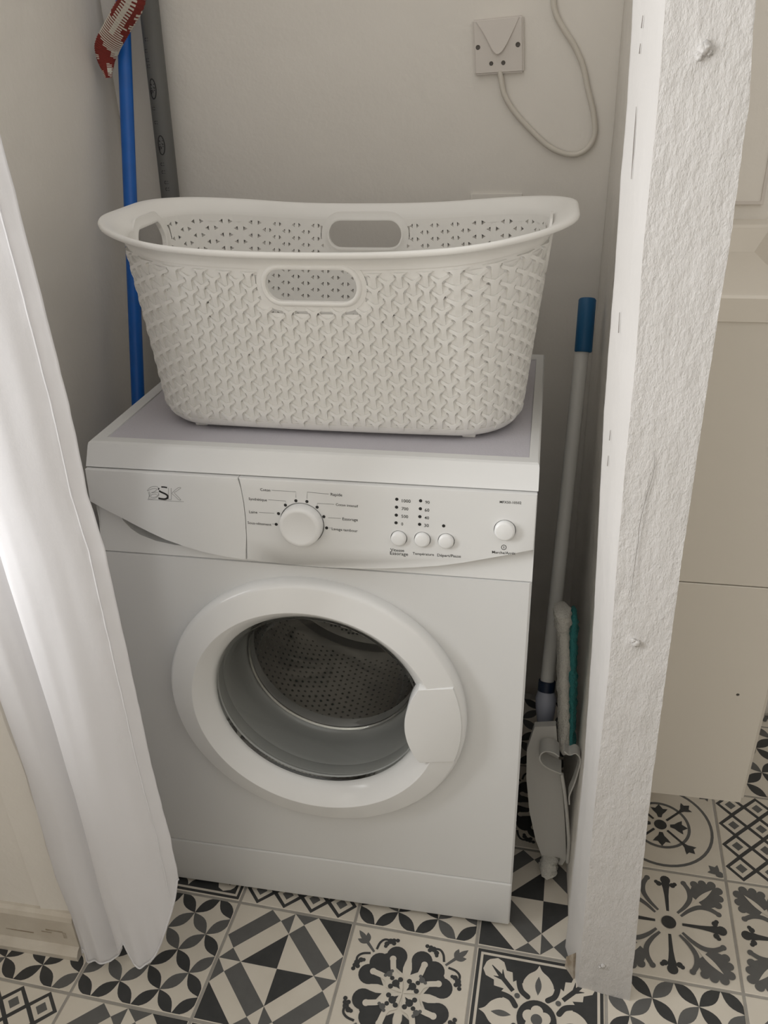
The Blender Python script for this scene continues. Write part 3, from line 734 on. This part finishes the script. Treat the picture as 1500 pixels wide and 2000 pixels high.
# ================================================================== LAUNDRY BASKET
bk = empty('laundry_basket', (.317, .205, .85))
tag(bk, 'off-white plastic laundry basket with woven-look pierced sides on top of the washer', 'laundry basket')
BX, BY, BZ = .317, .207, .8535
HM = .243
def plan(s, a, b, r):
    """point and outward normal on a rounded rectangle, s in 0..1 by a common parameter, starting front centre going +x"""
    L1, L2, Lc = 2*(a-r), 2*(b-r), math.pi/2*r
    # fixed proportions keep columns upright between heights
    tot = 2*(FL1+FL2)+4*FLc; d = (s % 1)*tot
    seq = [('l', FL1/2), ('c', FLc), ('s', FL2), ('c', FLc), ('l', FL1), ('c', FLc), ('s', FL2), ('c', FLc), ('l', FL1/2)]
    k = 0
    for i, (ty, ln) in enumerate(seq):
        if d <= ln or i == 8: break
        d -= ln
    f = min(d/ln, 1)
    ha, hb = a-r, b-r
    if i == 0: return Vector((ha*f, -b, 0)), Vector((0, -1, 0))
    if i == 1: t = -math.pi/2+f*math.pi/2; return Vector((ha+r*math.cos(t), -hb+r*math.sin(t), 0)), Vector((math.cos(t), math.sin(t), 0))
    if i == 2: return Vector((a, -hb+2*hb*f, 0)), Vector((1, 0, 0))
    if i == 3: t = f*math.pi/2; return Vector((ha+r*math.cos(t), hb+r*math.sin(t), 0)), Vector((math.cos(t), math.sin(t), 0))
    if i == 4: return Vector((ha-2*ha*f, b, 0)), Vector((0, 1, 0))
    if i == 5: t = math.pi/2+f*math.pi/2; return Vector((-ha+r*math.cos(t), hb+r*math.sin(t), 0)), Vector((math.cos(t), math.sin(t), 0))
    if i == 6: return Vector((-a, hb-2*hb*f, 0)), Vector((-1, 0, 0))
    if i == 7: t = math.pi+f*math.pi/2; return Vector((-ha+r*math.cos(t), -hb+r*math.sin(t), 0)), Vector((math.cos(t), math.sin(t), 0))
    return Vector((-ha+ha*f, -b, 0)), Vector((0, -1, 0))
A1, B1, A0, B0 = .276, .160, .247, .126
FL1, FL2, FLc = 2*(.255-.085), 2*(.143-.085), math.pi/2*.085
def bsurf(s, f, off=0):
    """basket wall: s round, f height fraction 0..1 (rim follows a saddle), off outwards"""
    e = math.sqrt(max(0, 1-(1-min(f/.10, 1))**2))   # rounded foot
    g = f**1.05
    a = A0+(A1-A0)*g-.012*(1-e); b = B0+(B1-B0)*g-.012*(1-e); r = .072+.050*f
    p, n = plan(s, a, b, r)
    xx = abs(p.x)/a
    bow = .006*(1-(p.x/a)**2)
    p.y += (-bow if n.y < -.5 else (bow if n.y > .5 else 0))*abs(n.y)
    h = HM+.022*xx**2.6
    return Vector((BX+p.x, BY+p.y, BZ+h*f))+n*off, n
NC = 88; NROW = 11; FA, FB = .035, .880
# handles: centre s, f, half width (s), half height (f)
tot = 2*(FL1+FL2)+4*FLc
s_right = (FL1/2+FLc+FL2/2)/tot
HAND = [(0.0, .833, .060/tot, .080), (.5, .833, .060/tot, .080), (s_right, .828, .060/tot, .088), (1-s_right, .828, .060/tot, .088)]
def ds(s, c):
    d = (s-c) % 1; return d-1 if d > .5 else d
def inhandle(s, f, grow=0):
    for c, fc, hw, hh in HAND:
        x = abs(ds(s, c))*tot; y = abs(f-fc)*HM; W2, H2 = hw*tot, hh*HM
        q = max(0, x-(W2-H2)); 
        if math.hypot(q, y) < H2+grow: return True
    return False
c_ = 1/NC; p_ = (FB-FA)/NROW
V = []; F = []
vid = {}
def vert(s, f, off):
    key = (round((s % 1)*NC*200), round(f*20000), round(off*1e5))
    if key not in vid: vid[key] = len(V); V.append(bsurf(s, min(max(f, FA-.001), FB+p_/2+.001), off)[0])
    return vid[key]
TI, TO = -.0022, .0
def face2(pts):
    F.append([vert(s, f, TO) for s, f in pts]); F.append([vert(s, f, TI) for s, f in pts][::-1])
def wallq(a, b): F.append([vert(*a, TO), vert(*a, TI), vert(*b, TI), vert(*b, TO)])
YV = []; YF_ = []
def ypiece(s0, f0):
    """one Y of the woven relief: two raised arms and a stem running down under the next one"""
    cs = c_; ph = p_
    sx = lambda x: s0+x*cs; fy = lambda y: f0+y*ph
    top, low_ = .0036, .0003
    # outline (x in columns, y in rows, height)
    o_ = [(-.66, .37, .0012), (-.56, .445, .0015), (-.20, .245, top), (0, .175, top+.0003), (.20, .245, top), (.56, .445, .0015), (.66, .37, .0012), (.64, .25, .0010), (.30, .07, .0034), (.19, -.08, .0038), (.17, -.45, .0022), (.165, -.84, low_),
          (-.165, -.84, low_), (-.17, -.45, .0022), (-.19, -.08, .0038), (-.30, .07, .0034), (-.64, .25, .0010)]
    b = len(YV)
    mid = [(0, 0, .0031), (0, -.45, .0019)]
    for x, y, h in o_: YV.append(bsurf(sx(x), min(max(fy(y), .012), FB+.015), h)[0])
    for x, y, h in o_: YV.append(bsurf(sx(x*1.03), min(max(fy(y*1.0), .012), FB+.015), -.0004)[0])
    n = len(o_)
    i = lambda k: b+k
    top_faces = [(0, 16, 15, 2, 1), (2, 15, 14, 3), (3, 14, 9, 4), (4, 9, 8), (4, 8, 7, 6, 5), (9, 14, 13, 10), (10, 13, 12, 11)]
    top_faces[1] = (2, 15, 14, 3)
    for f in top_faces: YF_.append([i(k) for k in f])
    for k in range(n): k2 = (k+1) % n; YF_.append([i(k), i(k)+n, i(k2)+n, i(k2)])
for col in range(NC):
    s0 = col*c_
    for row in range(-1, NROW+1):
        f0 = FA+(row+.5+(.5 if col % 2 else 0))*p_
        if f0-p_/2 < FA-1e-6 or f0+p_/2 > FB+p_*.5+1e-6: continue
        hid = inhandle(s0, f0, .0085)
        if not hid:
            for sg in (1, -1):
                q = lambda x, y: (s0+sg*x*c_, f0+y*p_)
                a, b, c, d, e = q(.18, .5), q(.5, .5), q(.5, 0), q(.5, -.5), q(.18, -.5)
                t1, t2, t3 = q(.19, .165), q(.19, -.165), q(.475, 0)
                fa, fb = [a, t1, t3, c, b], [c, t3, t2, e, d]
                if sg < 0: fa, fb = fa[::-1], fb[::-1]
                face2(fa); face2(fb); wallq(t1, t3); wallq(t3, t2); wallq(t2, t1)
            q = lambda x, y: (s0+x*c_, f0+y*p_)
            face2([q(-.18, .5), q(-.19, .165), q(-.19, -.165), q(-.18, -.5), q(.18, -.5), q(.19, -.165), q(.19, .165), q(.18, .5)])
        if not inhandle(s0, f0+p_*.1, .010): ypiece(s0, f0)
        # half cells at foot and head
    if col % 2:
        for lo_, hi_ in ((FA, FA+p_/2),):
            face2([(s0-.5*c_, lo_), (s0+.5*c_, lo_), (s0+.5*c_, hi_), (s0-.5*c_, hi_)])
    elif not inhandle(s0, FB+p_*.2, .004):
        face2([(s0-.5*c_, FB), (s0+.5*c_, FB), (s0+.5*c_, FB+p_/2), (s0-.5*c_, FB+p_/2)])
def fix(V, F, name, m, parent, smooth=False, angle=None):
    bm = bmesh.new(); me = bpy.data.meshes.new('t'); me.from_pydata([tuple(v) for v in V], [], F); bm.from_mesh(me); bpy.data.meshes.remove(me)
    return bm_obj(name, bm, m, parent, smooth, angle)
lat = obj('pierced_wall', V, F, M_BASKET, bk)
o = fix(YV, YF_, 'woven_relief', M_BASKET, lat, True, R(38)); o['kind'] = 'stuff'
# rim, plain band and flared lip
NS = 240
V = []; F = []
prof = [(-.0022, -.0215, 0), (-.0020, -.0180, 0), (-.0008, -.0125, .2), (.0035, -.006, .6), (.0090, -.0012, .9), (.0150, .0010, 1), (.0180, .0004, 1), (.0195, -.0020, 1), (.0185, -.0055, 1), (.0155, -.0070, 1), (.0110, -.0070, .9), (.0065, -.0095, .6), (.0030, -.0128, .2), (.0018, -.0180, 0), (.0016, -.0215, 0)]
for k in range(NS):
    s = k/NS
    for off, dz, fl in prof:
        p, n = bsurf(s, 1, 0)
        if dz < -.012: p, n = bsurf(s, 1+dz/HM, 0)
        else: p = p+Vector((0, 0, dz))
        V.append(p+n*(off*(1-.3*fl*abs(n.y)**4)+fl*.012*abs(n.x)**3))
n = len(prof)
for k in range(NS):
    k2 = (k+1) % NS
    for j in range(n-1): F.append((k*n+j, k2*n+j, k2*n+j+1, k*n+j+1))
    F.append((k*n+n-1, k2*n+n-1, k2*n, k*n))
fix(V, F, 'rim', M_BASKET, bk, True, R(60))
# foot band and floor of the basket
V = []; F = []
fs = [(0, -.010), (0, 0), (.012, .0006), (.03, .0012), (.058, .0012), (.058, -.0022), (.02, -.0022)]
for k in range(NS):
    s = k/NS
    for f, off in fs: V.append(bsurf(s, f, off)[0])
n = len(fs)
for k in range(NS):
    k2 = (k+1) % NS
    for j in range(n-1): F.append((k*n+j, k2*n+j, k2*n+j+1, k*n+j+1))
F.append([k*n for k in range(NS)][::-1])
F.append([k*n+n-1 for k in range(NS)])
fix(V, F, 'base', M_BASKET, bk, True, R(50))
for x, y in ((-.185, -.105), (.185, -.105), (-.185, .105), (.185, .105)):
    box('foot', BX+x-.009, BX+x+.009, BY+y-.006, BY+y+.006, .8488, BZ+.004, M_BASKET, bk, .002)
# handle surrounds: stadium openings with a raised border inside a plain panel
for c, fc, hw, hh in HAND:
    V = []; F = []; n = 64; W2, H2 = hw*tot, hh*HM
    def stad(t, g):
        a = 2*math.pi*t; x = math.cos(a); y = math.sin(a); ex = W2-H2; r = H2+g
        # walk by angle about the two end centres
        L_ = 4*ex+2*math.pi*r; d = (t % 1)*L_
        if d < ex: return ex-(ex-d) if False else d, -r
        d -= ex
        if d < math.pi*r: q = -math.pi/2+d/r; return ex+r*math.cos(q), r*math.sin(q)
        d -= math.pi*r
        if d < 2*ex: return ex-d, r
        d -= 2*ex
        if d < math.pi*r: q = math.pi/2+d/r; return -ex+r*math.cos(q), r*math.sin(q)
        d -= math.pi*r
        return -ex+d, -r
    rings = [(0, -.0035), (0, .0030), (.0012, .0040), (.0035, .0042), (.0052, .0034), (.0065, .0012), (.0125, .0008), (.0125, -.0024), (.0050, -.0026), (.0035, -.0036), (.0010, -.0038)]
    for g, off in rings:
        for k in range(n):
            x, y = stad(k/n, g); V.append(bsurf(c+x/tot, fc+y/HM, off)[0])
    m_ = len(rings)
    for j in range(m_):
        j2 = (j+1) % m_
        for k in range(n): F.append((j*n+k, j*n+(k+1) % n, j2*n+(k+1) % n, j2*n+k))
    fix(V, F, 'grip_hole_surround', M_BASKET, bk, True, R(45))

# ================================================================== CURTAIN
nu, nv = 110, 150; V = []; F = []
YT = [(0, -.162), (.10, -.182), (.22, -.193), (.32, -.184), (.385, -.170), (.405, -.186), (.425, -.204), (.47, -.213), (.56, -.219), (.70, -.214), (.84, -.200), (.94, -.186), (1, -.174)]
def tab(T, z):
    for (a, xa), (b, xb) in zip(T, T[1:]):
        if z <= b:
            t = min(max((z-a)/max(b-a, 1e-6), 0), 1); return xa+(xb-xa)*t
    return T[-1][1]
def tabs(T, s_, e=.018):   # softened table
    return (tab(T, max(s_-e, 0))+2*tab(T, s_)+tab(T, min(s_+e, 1)))/4
YT = [(a, -.160+(b+.162)*.72) for a, b in YT]
def trace(px, y): return sorted((p.z, p.x) for p in (at_y(u, v, y) for u, v in px))
LT = trace([(-100, 1100), (0, 1362), (54, 1517), (108, 1715), (137, 1790), (155, 1850)], -.164)
LT = [(0, LT[0][1])]+LT+[(1.2, LT[-1][1]-.006), (2.0, LT[-1][1]-.01)]
RT = trace([(0, 248), (39, 404), (75, 545), (105, 668), (135, 794), (168, 961), (203, 1075), (252, 1300), (296, 1506), (332, 1640), (347, 1715)], -.172)
RT = [(0, RT[0][1])]+RT+[(2.0, RT[-1][1]-.005)]
HEM = []
for u, v in [(150, 1846), (158, 1860), (170, 1872), (194, 1879), (215, 1878), (230, 1868), (240, 1840), (250, 1862), (262, 1880), (276, 1886), (290, 1880), (305, 1862), (316, 1838), (325, 1812), (335, 1780), (342, 1750), (347, 1717)]:
    y = -.18
    for _ in range(8):
        p = at_y(u, v, y); xl, xr = tab(LT, p.z), tab(RT, p.z); s_ = min(max((p.x-xl)/(xr-xl), 0), 1); y = tabs(YT, s_)
    HEM.append((s_, max(p.z, .003)))
HEM.sort(); HEM = [(0, HEM[0][1])]+HEM+[(1.001, HEM[-1][1])]
for j in range(nv+1):
    t = (j/nv)**1.1
    for i in range(nu+1):
        s = i/nu; zh = tab(HEM, s); z = zh+(1.95-zh)*t
        xl, xr = tab(LT, z), tab(RT, z); x = xl+(xr-xl)*s
        up = min(1, z/1.4)
        y = tabs(YT, s)
        y = y*(1-.35*up)+(-.178)*.35*up
        y += .0040*noise.noise(Vector((s*3, z*2.2, 1.3)))+.0012*noise.noise(Vector((s*9, z*5, 4)))
        near = max(0, 1-(z-zh)/.12)
        y += .0020*near*math.sin(s*40+2*math.sin(s*9))
        if s > .90: y += .0010*noise.noise(Vector((s*9, z*45, 7)))
        x += .0012*noise.noise(Vector((z*28, s*3, 2)))*max(0, (s-.85)/.15)
        V.append((x, y, z))
for j in range(nv):
    for i in range(nu): a = j*(nu+1)+i; F.append((a, a+1, a+nu+2, a+nu+1))
cur = obj('curtain', V, F, M_CLOTH, smooth=True)
md = cur.modifiers.new('thickness', 'SOLIDIFY'); md.thickness = .0012; md.offset = 0
tag(cur, 'gathered white cloth curtain hanging to the floor beside the washing machine', 'curtain')
hem = [Vector(V[k])+Vector((0, -.0008, 0)) for k in range(0, nu+1)]
tube('hem', hem, .0016, M_CLOTH, cur, 6)
hem = [Vector(V[j*(nu+1)+nu-8])+Vector((0, -.0006, 0)) for j in range(3, nv+1)]
tube('stitched_hem', hem, [.0011+.0006*noise.noise(Vector((0, 0, p.z*120))) for p in hem], M_CLOTH, cur, 6)

# ================================================================== BROOM HANDLE, PIPE, STRAP
bt, bb = Vector((-.128, .572, 1.40)), Vector((-.040, .055, 0))
a_, b2 = at_y(241, 40, .565), at_y(268, 735, .365)
d_ = (a_-b2); bb = b2-d_*(b2.z/d_.z); bt = a_+d_*((1.52-a_.z)/d_.z)
bro = tube('broom_handle', [bb.lerp(bt, k/12) for k in range(13)], .0112, M_BLUE, None, 20)
tag(bro, 'bright blue broom handle leaning in the corner behind the laundry basket', 'broom handle')
pa, pb = at_y(295, 45, .572), at_y(333, 384, .560)
d_ = pa-pb; pbot = pb-d_*(pb.z/d_.z); ptop = pa+d_*((1.75-pa.z)/d_.z)
pipe = tube('plastic_pipe', [pbot.lerp(ptop, k/12) for k in range(13)], .0160, M_PIPE, None, 28)
tag(pipe, 'dark grey plastic pipe with oval stamps leaning against the back wall', 'pipe')
ax = (pb-pa).normalized()
def pipe_print(u, v, shapes, name='stamp'):
    # closest point of axis to the pixel ray, prints wrapped on the surface there
    r_ = ray(u, v).normalized(); w0 = CC-pa; b_ = r_.dot(ax); d1 = r_.dot(w0); e1 = ax.dot(w0)
    tt = (e1-b_*d1)/(1-b_*b_); c = pa+ax*tt
    to = (CC-c); to = (to-ax*to.dot(ax)).normalized(); sd = ax.cross(to).normalized()
    if sd.x > 0: sd = -sd
    off0 = ((CC+r_*((c-CC).dot(r_)))-c).dot(sd)/.016
    V = []; F = []
    for pts, wd in shapes:
        n = len(pts)
        for i in range(n-1):
            (x0, y0), (x1, y1) = pts[i], pts[i+1]; dx, dy = x1-x0, y1-y0; l = math.hypot(dx, dy) or 1; nx, ny = -dy/l*wd/2, dx/l*wd/2
            b = len(V)
            for X, Y in ((x0+nx, y0+ny), (x1+nx, y1+ny), (x1-nx, y1-ny), (x0-nx, y0-ny)):
                th = off0+X/.016; V.append(c+ax*Y+(to*math.cos(th)+sd*math.sin(th))*.0162)
            F.append((b, b+1, b+2, b+3))
    obj(name, V, F, M_PRINT, pipe)
ov = [(.0055*math.cos(2*math.pi*k/20), .0150*math.sin(2*math.pi*k/20)) for k in range(21)]
nf_ = [([(-.0035, -.007), (.0035, -.007), (-.0035, -.001), (.0035, -.001)], .0016), ([(-.0035, .002), (.0035, .002)], .0016), ([(.0035, .002), (.0035, .008)], .0016), ([(.0005, .002), (.0005, .006)], .0016)]
pipe_print(298, 174, [(ov, .0018)]+nf_); pipe_print(315, 283, [(ov, .0018)]+nf_)
for u, v in ((299, 212), (304, 239), (285, 78), (283, 100), (287, 118), (289, 130), (317, 320), (319, 335), (325, 355), (327, 368)):
    pipe_print(u, v, [([(-.003, -.002), (.003, -.002), (.003, .002), (-.003, .002)], .0009)], 'stamp')
# striped woven strap end resting over the broom handle
path = [at_y(u, v, y) for u, v, y in ((268, -60, .470), (258, 0, .482), (238, 38, .500), (222, 66, .512), (210, 90, .520), (207, 112, .522), (209, 132, .522), (212, 152, .522))]
path = spline(path, 14); n = len(path); V = []; F = []; T = []; seg = 16
tw = []
for i, p in enumerate(path):
    f = i/(n-1); t = (path[min(i+1, n-1)]-path[max(i-1, 0)]).normalized(); vw = (CC-p).normalized()
    sd = t.cross(vw).normalized(); nn = sd.cross(t).normalized()
    wd = .0185 if f < .62 else .0185*(1-(f-.62)/.38*.72)
    for k in range(seg):
        a = 2*math.pi*k/seg; rib = 1+.05*(i % 2)
        V.append(p+sd*math.cos(a)*wd*rib+nn*math.sin(a)*wd*.42*rib)
for i in range(n-1):
    for k in range(seg):
        k2 = (k+1) % seg; F.append((i*seg+k, i*seg+k2, (i+1)*seg+k2, (i+1)*seg+k))
        a = 2*math.pi*(k+.5)/seg; f = i/(n-1)
        patch = noise.noise(Vector((math.cos(a)*1.0, math.sin(a)*.5, f*5.2+2.4)))
        if i % 2: white = patch > .24+.08*random.random()
        else: white = patch > -.22+.2*random.random()
        T.append((.66, .62, .54, 1) if white else (.22, .03, .022, 1))
F.append(tuple(range(seg))[::-1]); F.append(tuple((n-1)*seg+k for k in range(seg))); T += [(.4, .2, .18, 1)]*2
stp = obj('woven_strap', V, F, M_STRAP); ca_ = stp.data.color_attributes.new('tone', 'FLOAT_COLOR', 'CORNER')
for pl_ in stp.data.polygons:
    for li in pl_.loop_indices: ca_.data[li].color = T[pl_.index]
tag(stp, 'red and white striped woven strap end hanging over the blue broom handle', 'strap')

# ================================================================== CABLE PLATE AND CABLE
plt = empty('cable_outlet', (.495, .6, 1.30))
tag(plt, 'square off-white cable outlet plate with four screws on the back wall', 'outlet')
yw = .590
c4 = [at_y(922, 39, yw), at_y(1022, 29, yw), at_y(1023, 141, yw), at_y(927, 147, yw)]
bm = bmesh.new(); f = [bm.verts.new(p) for p in c4]; b = [bm.verts.new(Vector((p.x, .604, p.z))) for p in c4]
ff = bm.faces.new(f); bm.faces.new(b[::-1])
for i in range(4): bm.faces.new((f[i], f[(i+1) % 4], b[(i+1) % 4], b[i]))
bmesh.ops.bevel(bm, geom=list(ff.edges)+[e for e in bm.edges if abs(e.verts[0].co.y-e.verts[1].co.y) > .005], offset=.0025, segments=3, affect='EDGES')
bm_obj('plate', bm, M_PLATE, plt, True, R(40))
# raised tongue, wide at the top and narrowing to a round tip
tg = [(930, 43), (945, 65), (955, 84), (962, 98), (969, 105), (975, 105), (981, 100), (990, 85), (1002, 60), (1014, 33)]
bm = bmesh.new(); fr = [bm.verts.new(at_y(u, v, yw)+Vector((0, -.0006-.0050*max(0, min(1, (v-30)/75)), 0))) for u, v in tg]; bk_ = [bm.verts.new(at_y(u, v, yw)+Vector((0, .004, 0))) for u, v in tg]
n = len(tg); bm.faces.new(fr); bm.faces.new(bk_[::-1])
for i in range(n): bm.faces.new((fr[i], fr[(i+1) % n], bk_[(i+1) % n], bk_[i]))
bmesh.ops.triangulate(bm, faces=[bm.faces[0]] if False else bm.faces[:])
bm_obj('tongue', bm, M_PLATE, plt)
for u, v, r in ((933.5, 92.5, .0034), (1011.5, 87, .0036), (959.5, 124, .0031), (983, 122.5, .0032)):
    p = at_y(u, v, yw); s_ = lathe_y('screw', [(r, yw+.002), (r, yw-.0006), (r*.8, yw-.0012), (r*.35, yw-.0008), (.0001, yw-.0008)], p.x, p.z, M_SCREW, plt, 20)
cp = [(976, 138), (978, 150), (985, 185), (1003, 216), (1030, 247), (1065, 281), (1095, 298), (1125, 302), (1150, 287), (1162, 258), (1158, 215), (1149, 178), (1139, 130), (1122, 90), (1100, 55), (1086, 28), (1081, 0), (1079, -60)]
pts = spline([at_y(u, v, .594 if v < 280 and i > 2 else .593) for i, (u, v) in enumerate(cp)], 6)
cb = tube('power_cable', pts, .0042, M_CORD, None, 10)
tag(cb, 'cream round cable looping down from the top and into the outlet plate', 'cable')
a_, b_ = at_y(919, 379, .599), at_y(1021, 375, .599)
bp = box('blanking_plate', a_.x, b_.x, .5955, .603, a_.z-.08, a_.z+.001, mat('painted_over_plate', (.77, .735, .68), .7), None, .002)
tag(bp, 'painted-over blank plate low on the back wall behind the basket', 'plate')

# ================================================================== FLAT MOP IN THE GAP
mp_ = empty('flat_mop', (.645, .12, 0))
tag(mp_, 'white-poled flat mop with blue grip in the gap right of the washer', 'mop')
lo, hi, gr = at_y(1067, 1345, .205), at_y(1147.5, 583, .450), at_y(1139, 688, .416)
tube('pole', [lo.lerp(hi, k/8) for k in range(8)]+[lo.lerp(hi, .97)], .0113, M_WPOLE, mp_, 18)
tube('grip', [gr, gr.lerp(hi, .02), gr.lerp(hi, .97), hi], [.0125, .0138, .0138, .012], M_NAVY, mp_, 20)
d_ = (hi-lo).normalized()
tube('collar', [lo-d_*.004, lo+d_*.014], .0140, M_BLACKP, mp_, 18)
s2 = at_y(1064, 1418, .185)
tube('socket', [lo, lo.lerp(s2, .25), lo.lerp(s2, .5), s2], [.0125, .0175, .0165, .0125], M_SOCKET, mp_, 18)
def solid(name, pix, yfun, thick, m, parent):
    bm = bmesh.new(); f = []; b = []
    for u, v in pix:
        p = at_y(u, v, yfun(u, v)); f.append(bm.verts.new(p)); b.append(bm.verts.new(p+Vector((0, thick, 0))))
    n = len(pix); bm.faces.new(f); bm.faces.new(b[::-1])
    for i in range(n): bm.faces.new((f[i], f[(i+1) % n], b[(i+1) % n], b[i]))
    bmesh.ops.triangulate(bm, faces=[x for x in bm.faces if len(x.verts) > 4])
    return bm_obj(name, bm, m, parent)
head = solid('mop_plate', [(1044, 1420), (1086, 1418), (1090, 1470), (1094, 1512), (1100, 1560), (1104, 1620), (1106, 1678), (1098, 1690), (1062, 1682), (1046, 1640), (1034, 1585), (1028, 1520), (1029, 1465)], lambda u, v: .115+(v-1680)*-.00008, .012, M_GREYP, mp_)
tube('plate_flange', spline([at_y(u, v, .105) for u, v in ((1097, 1512), (1103, 1550), (1108, 1600), (1111, 1650), (1108, 1684))], 6), [.0030]*25, M_GREYP, head, 8)
lp = [at_y(u, v, .100) for u, v in ((1096, 1512), (1082, 1506), (1066, 1498), (1055, 1486), (1056, 1474), (1066, 1468), (1080, 1470), (1092, 1478))]
def ribbon(name, P, depth, m, parent, th=.002):
    P = spline(P, 5); V = []; F = []; n = len(P)
    for i, p in enumerate(P):
        t = (P[min(i+1, n-1)]-P[max(i-1, 0)]).normalized(); nn = Vector((0, 1, 0)).cross(t).normalized()
        V += [p+nn*th/2, p-nn*th/2, p-nn*th/2+Vector((0, depth, 0)), p+nn*th/2+Vector((0, depth, 0))]
    for i in range(n-1):
        for k in range(4): F.append((i*4+k, i*4+(k+1) % 4, i*4+4+(k+1) % 4, i*4+4+k))
    F += [(0, 1, 2, 3), ((n-1)*4+3, (n-1)*4+2, (n-1)*4+1, (n-1)*4)]
    return fix(V, F, name, m, parent, True, R(40))
ribbon('cloth_clip', lp, .03, M_GREYP, head)
ribbon('cloth_clip', [at_y(u, v, .095) for u, v in ((1102, 1468), (1112, 1475), (1124, 1472), (1133, 1482), (1131, 1500), (1122, 1530), (1112, 1555), (1112, 1572))], .02, M_GREYP, head)
def fluffy(name, P, rx, m, parent, am=.0035):
    P = spline(P, 10); n = len(P); V = []; F = []; seg = 20
    for i, p in enumerate(P):
        f = i/(n-1); cap = min(1, math.sqrt(max(.02, 1-max(0, (abs(f-.5)*2-.86)/.14)**2)))
        for k in range(seg):
            a = 2*math.pi*k/seg; r = cap*(1+.0)
            q = p+Vector((math.cos(a)*rx*r, math.sin(a)*.022*r, 0)); d = Vector((math.cos(a), math.sin(a), 0))
            V.append(q+d*am*noise.noise(q*170)+d*am*.6*noise.noise(q*420))
    for i in range(n-1):
        for k in range(seg): k2 = (k+1) % seg; F.append((i*seg+k, i*seg+k2, (i+1)*seg+k2, (i+1)*seg+k))
    F.append(tuple(range(seg))[::-1]); F.append(tuple((n-1)*seg+k for k in range(seg)))
    return fix(V, F, name, m, parent, True)
pad = fluffy('microfibre_pad', [at_y(u, v, .150) for u, v in ((1101, 1192), (1102, 1250), (1102, 1320), (1103, 1390), (1103, 1470))], .0105, M_FLUFF, mp_)
fluffy('pad_edge', [at_y(u, v, .155) for u, v in ((1119, 1190), (1118, 1250), (1117, 1320), (1116, 1390), (1114, 1470))], .0075, M_TEAL, pad)
fluffy('pad_knob', [at_y(u, v, .140) for u, v in ((1097, 1188), (1100, 1205), (1099, 1222))], .0125, M_FLUFF, pad)
tuft = [at_y(1076, 1668, .120), at_y(1072, 1686, .110), at_y(1068, 1697, .104)]
fluffy('yarn_tuft', [p+Vector((0, 0, .0)) for p in tuft], .014, M_FLUFF, mp_, .006)

# ================================================================== WASHSTAND BEHIND THE POST
vn = empty('washstand', (.85, .35, .24))
tag(vn, 'cream wall-hung washstand cabinet with basin behind the post', 'cabinet')
VY, VX0 = .10, .757
xr = at_y(1446, 1568, VY).x; zb_ = at_y(1446, 1568, VY).z; zm = at_y(1415, 1143, VY).z; zt_ = at_y(1440, 577, VY).z
xs = xr; xr = xs+.0075
box('lower_carcass', VX0, xs, VY, .601, zb_, zm-.0008, M_VAN, vn, .0008, 1)
box('upper_carcass', VX0, xs, VY+.0004, .601, zm+.0008, zt_-.030, M_VAN, vn, .0008, 1)
box('drawer_front', xs+.0022, xr, VY+.012, .601, zb_-.003, zm-.0012, M_VAN, vn, .001, 1)
box('drawer_front', xs+.0022, xr, VY+.012, .601, zm+.0012, zt_-.031, M_VAN, vn, .001, 1)
p = at_y(1441, 1357, VY); sh = lathe_y('screw_hole', [(.0024, VY+.0003), (.0024, VY+.016), (.0001, VY+.016)], p.x, p.z, M_VAN, vn, 16)
lcar = bpy.data.objects['lower_carcass']; c = tube('well', [(p.x, VY-.01, p.z), (p.x, VY+.0165, p.z)], .0024, M_VAN, None, 16)
md = lcar.modifiers.new('well', 'BOOLEAN'); md.operation = 'DIFFERENCE'; md.solver = 'EXACT'; md.object = c
bpy.context.view_layer.update()
cut = bpy.data.meshes.new_from_object(lcar.evaluated_get(bpy.context.evaluated_depsgraph_get())); lcar.modifiers.clear(); lcar.data = cut; cut.name = 'lower_carcass'; cut.polygons.foreach_set('use_smooth', [False]*len(cut.polygons))
bpy.data.objects.remove(c)
# basin: slab with a sloping bowl
xa, xb, ya, yb = VX0-.002, xr+.004, VY-.002, .601
V = rrect(xa, xb, ya, yb, zt_-.030)+rrect(xa, xb, ya, yb, zt_-.003)+rrect(xa+.003, xb-.003, ya+.003, yb, zt_)+rrect(xa+.014, xb-.014, ya+.014, yb-.05, zt_)+rrect(xa+.018, xb-.018, ya+.02, yb-.055, zt_-.004)+rrect(xa+.05, xb-.05, ya+.10, yb-.12, zt_-.028)
F = [(3, 2, 1, 0)]
for r in range(5):
    for k in range(4): F.append((r*4+k, r*4+(k+1) % 4, r*4+4+(k+1) % 4, r*4+4+k))
F.append((20, 21, 22, 23))
obj('basin', V, F, M_BASIN, vn)
# splash panel fixed to the wall above it
sp = empty('splash_panel', (.85, .598, 1.07))
tag(sp, 'thin framed splash panel on the wall above the washstand', 'splash panel')
p = at_y(1491, 399, .595)
box('sheet', .757, p.x-.004, .5955, .601, p.z+.004, 1.75, M_WALL, sp)
box('edge_strip', .757, p.x, .594, .601, p.z, p.z+.005, M_PLATE, sp); box('edge_strip', p.x-.005, p.x, .594, .601, p.z+.005, 1.75, M_PLATE, sp)
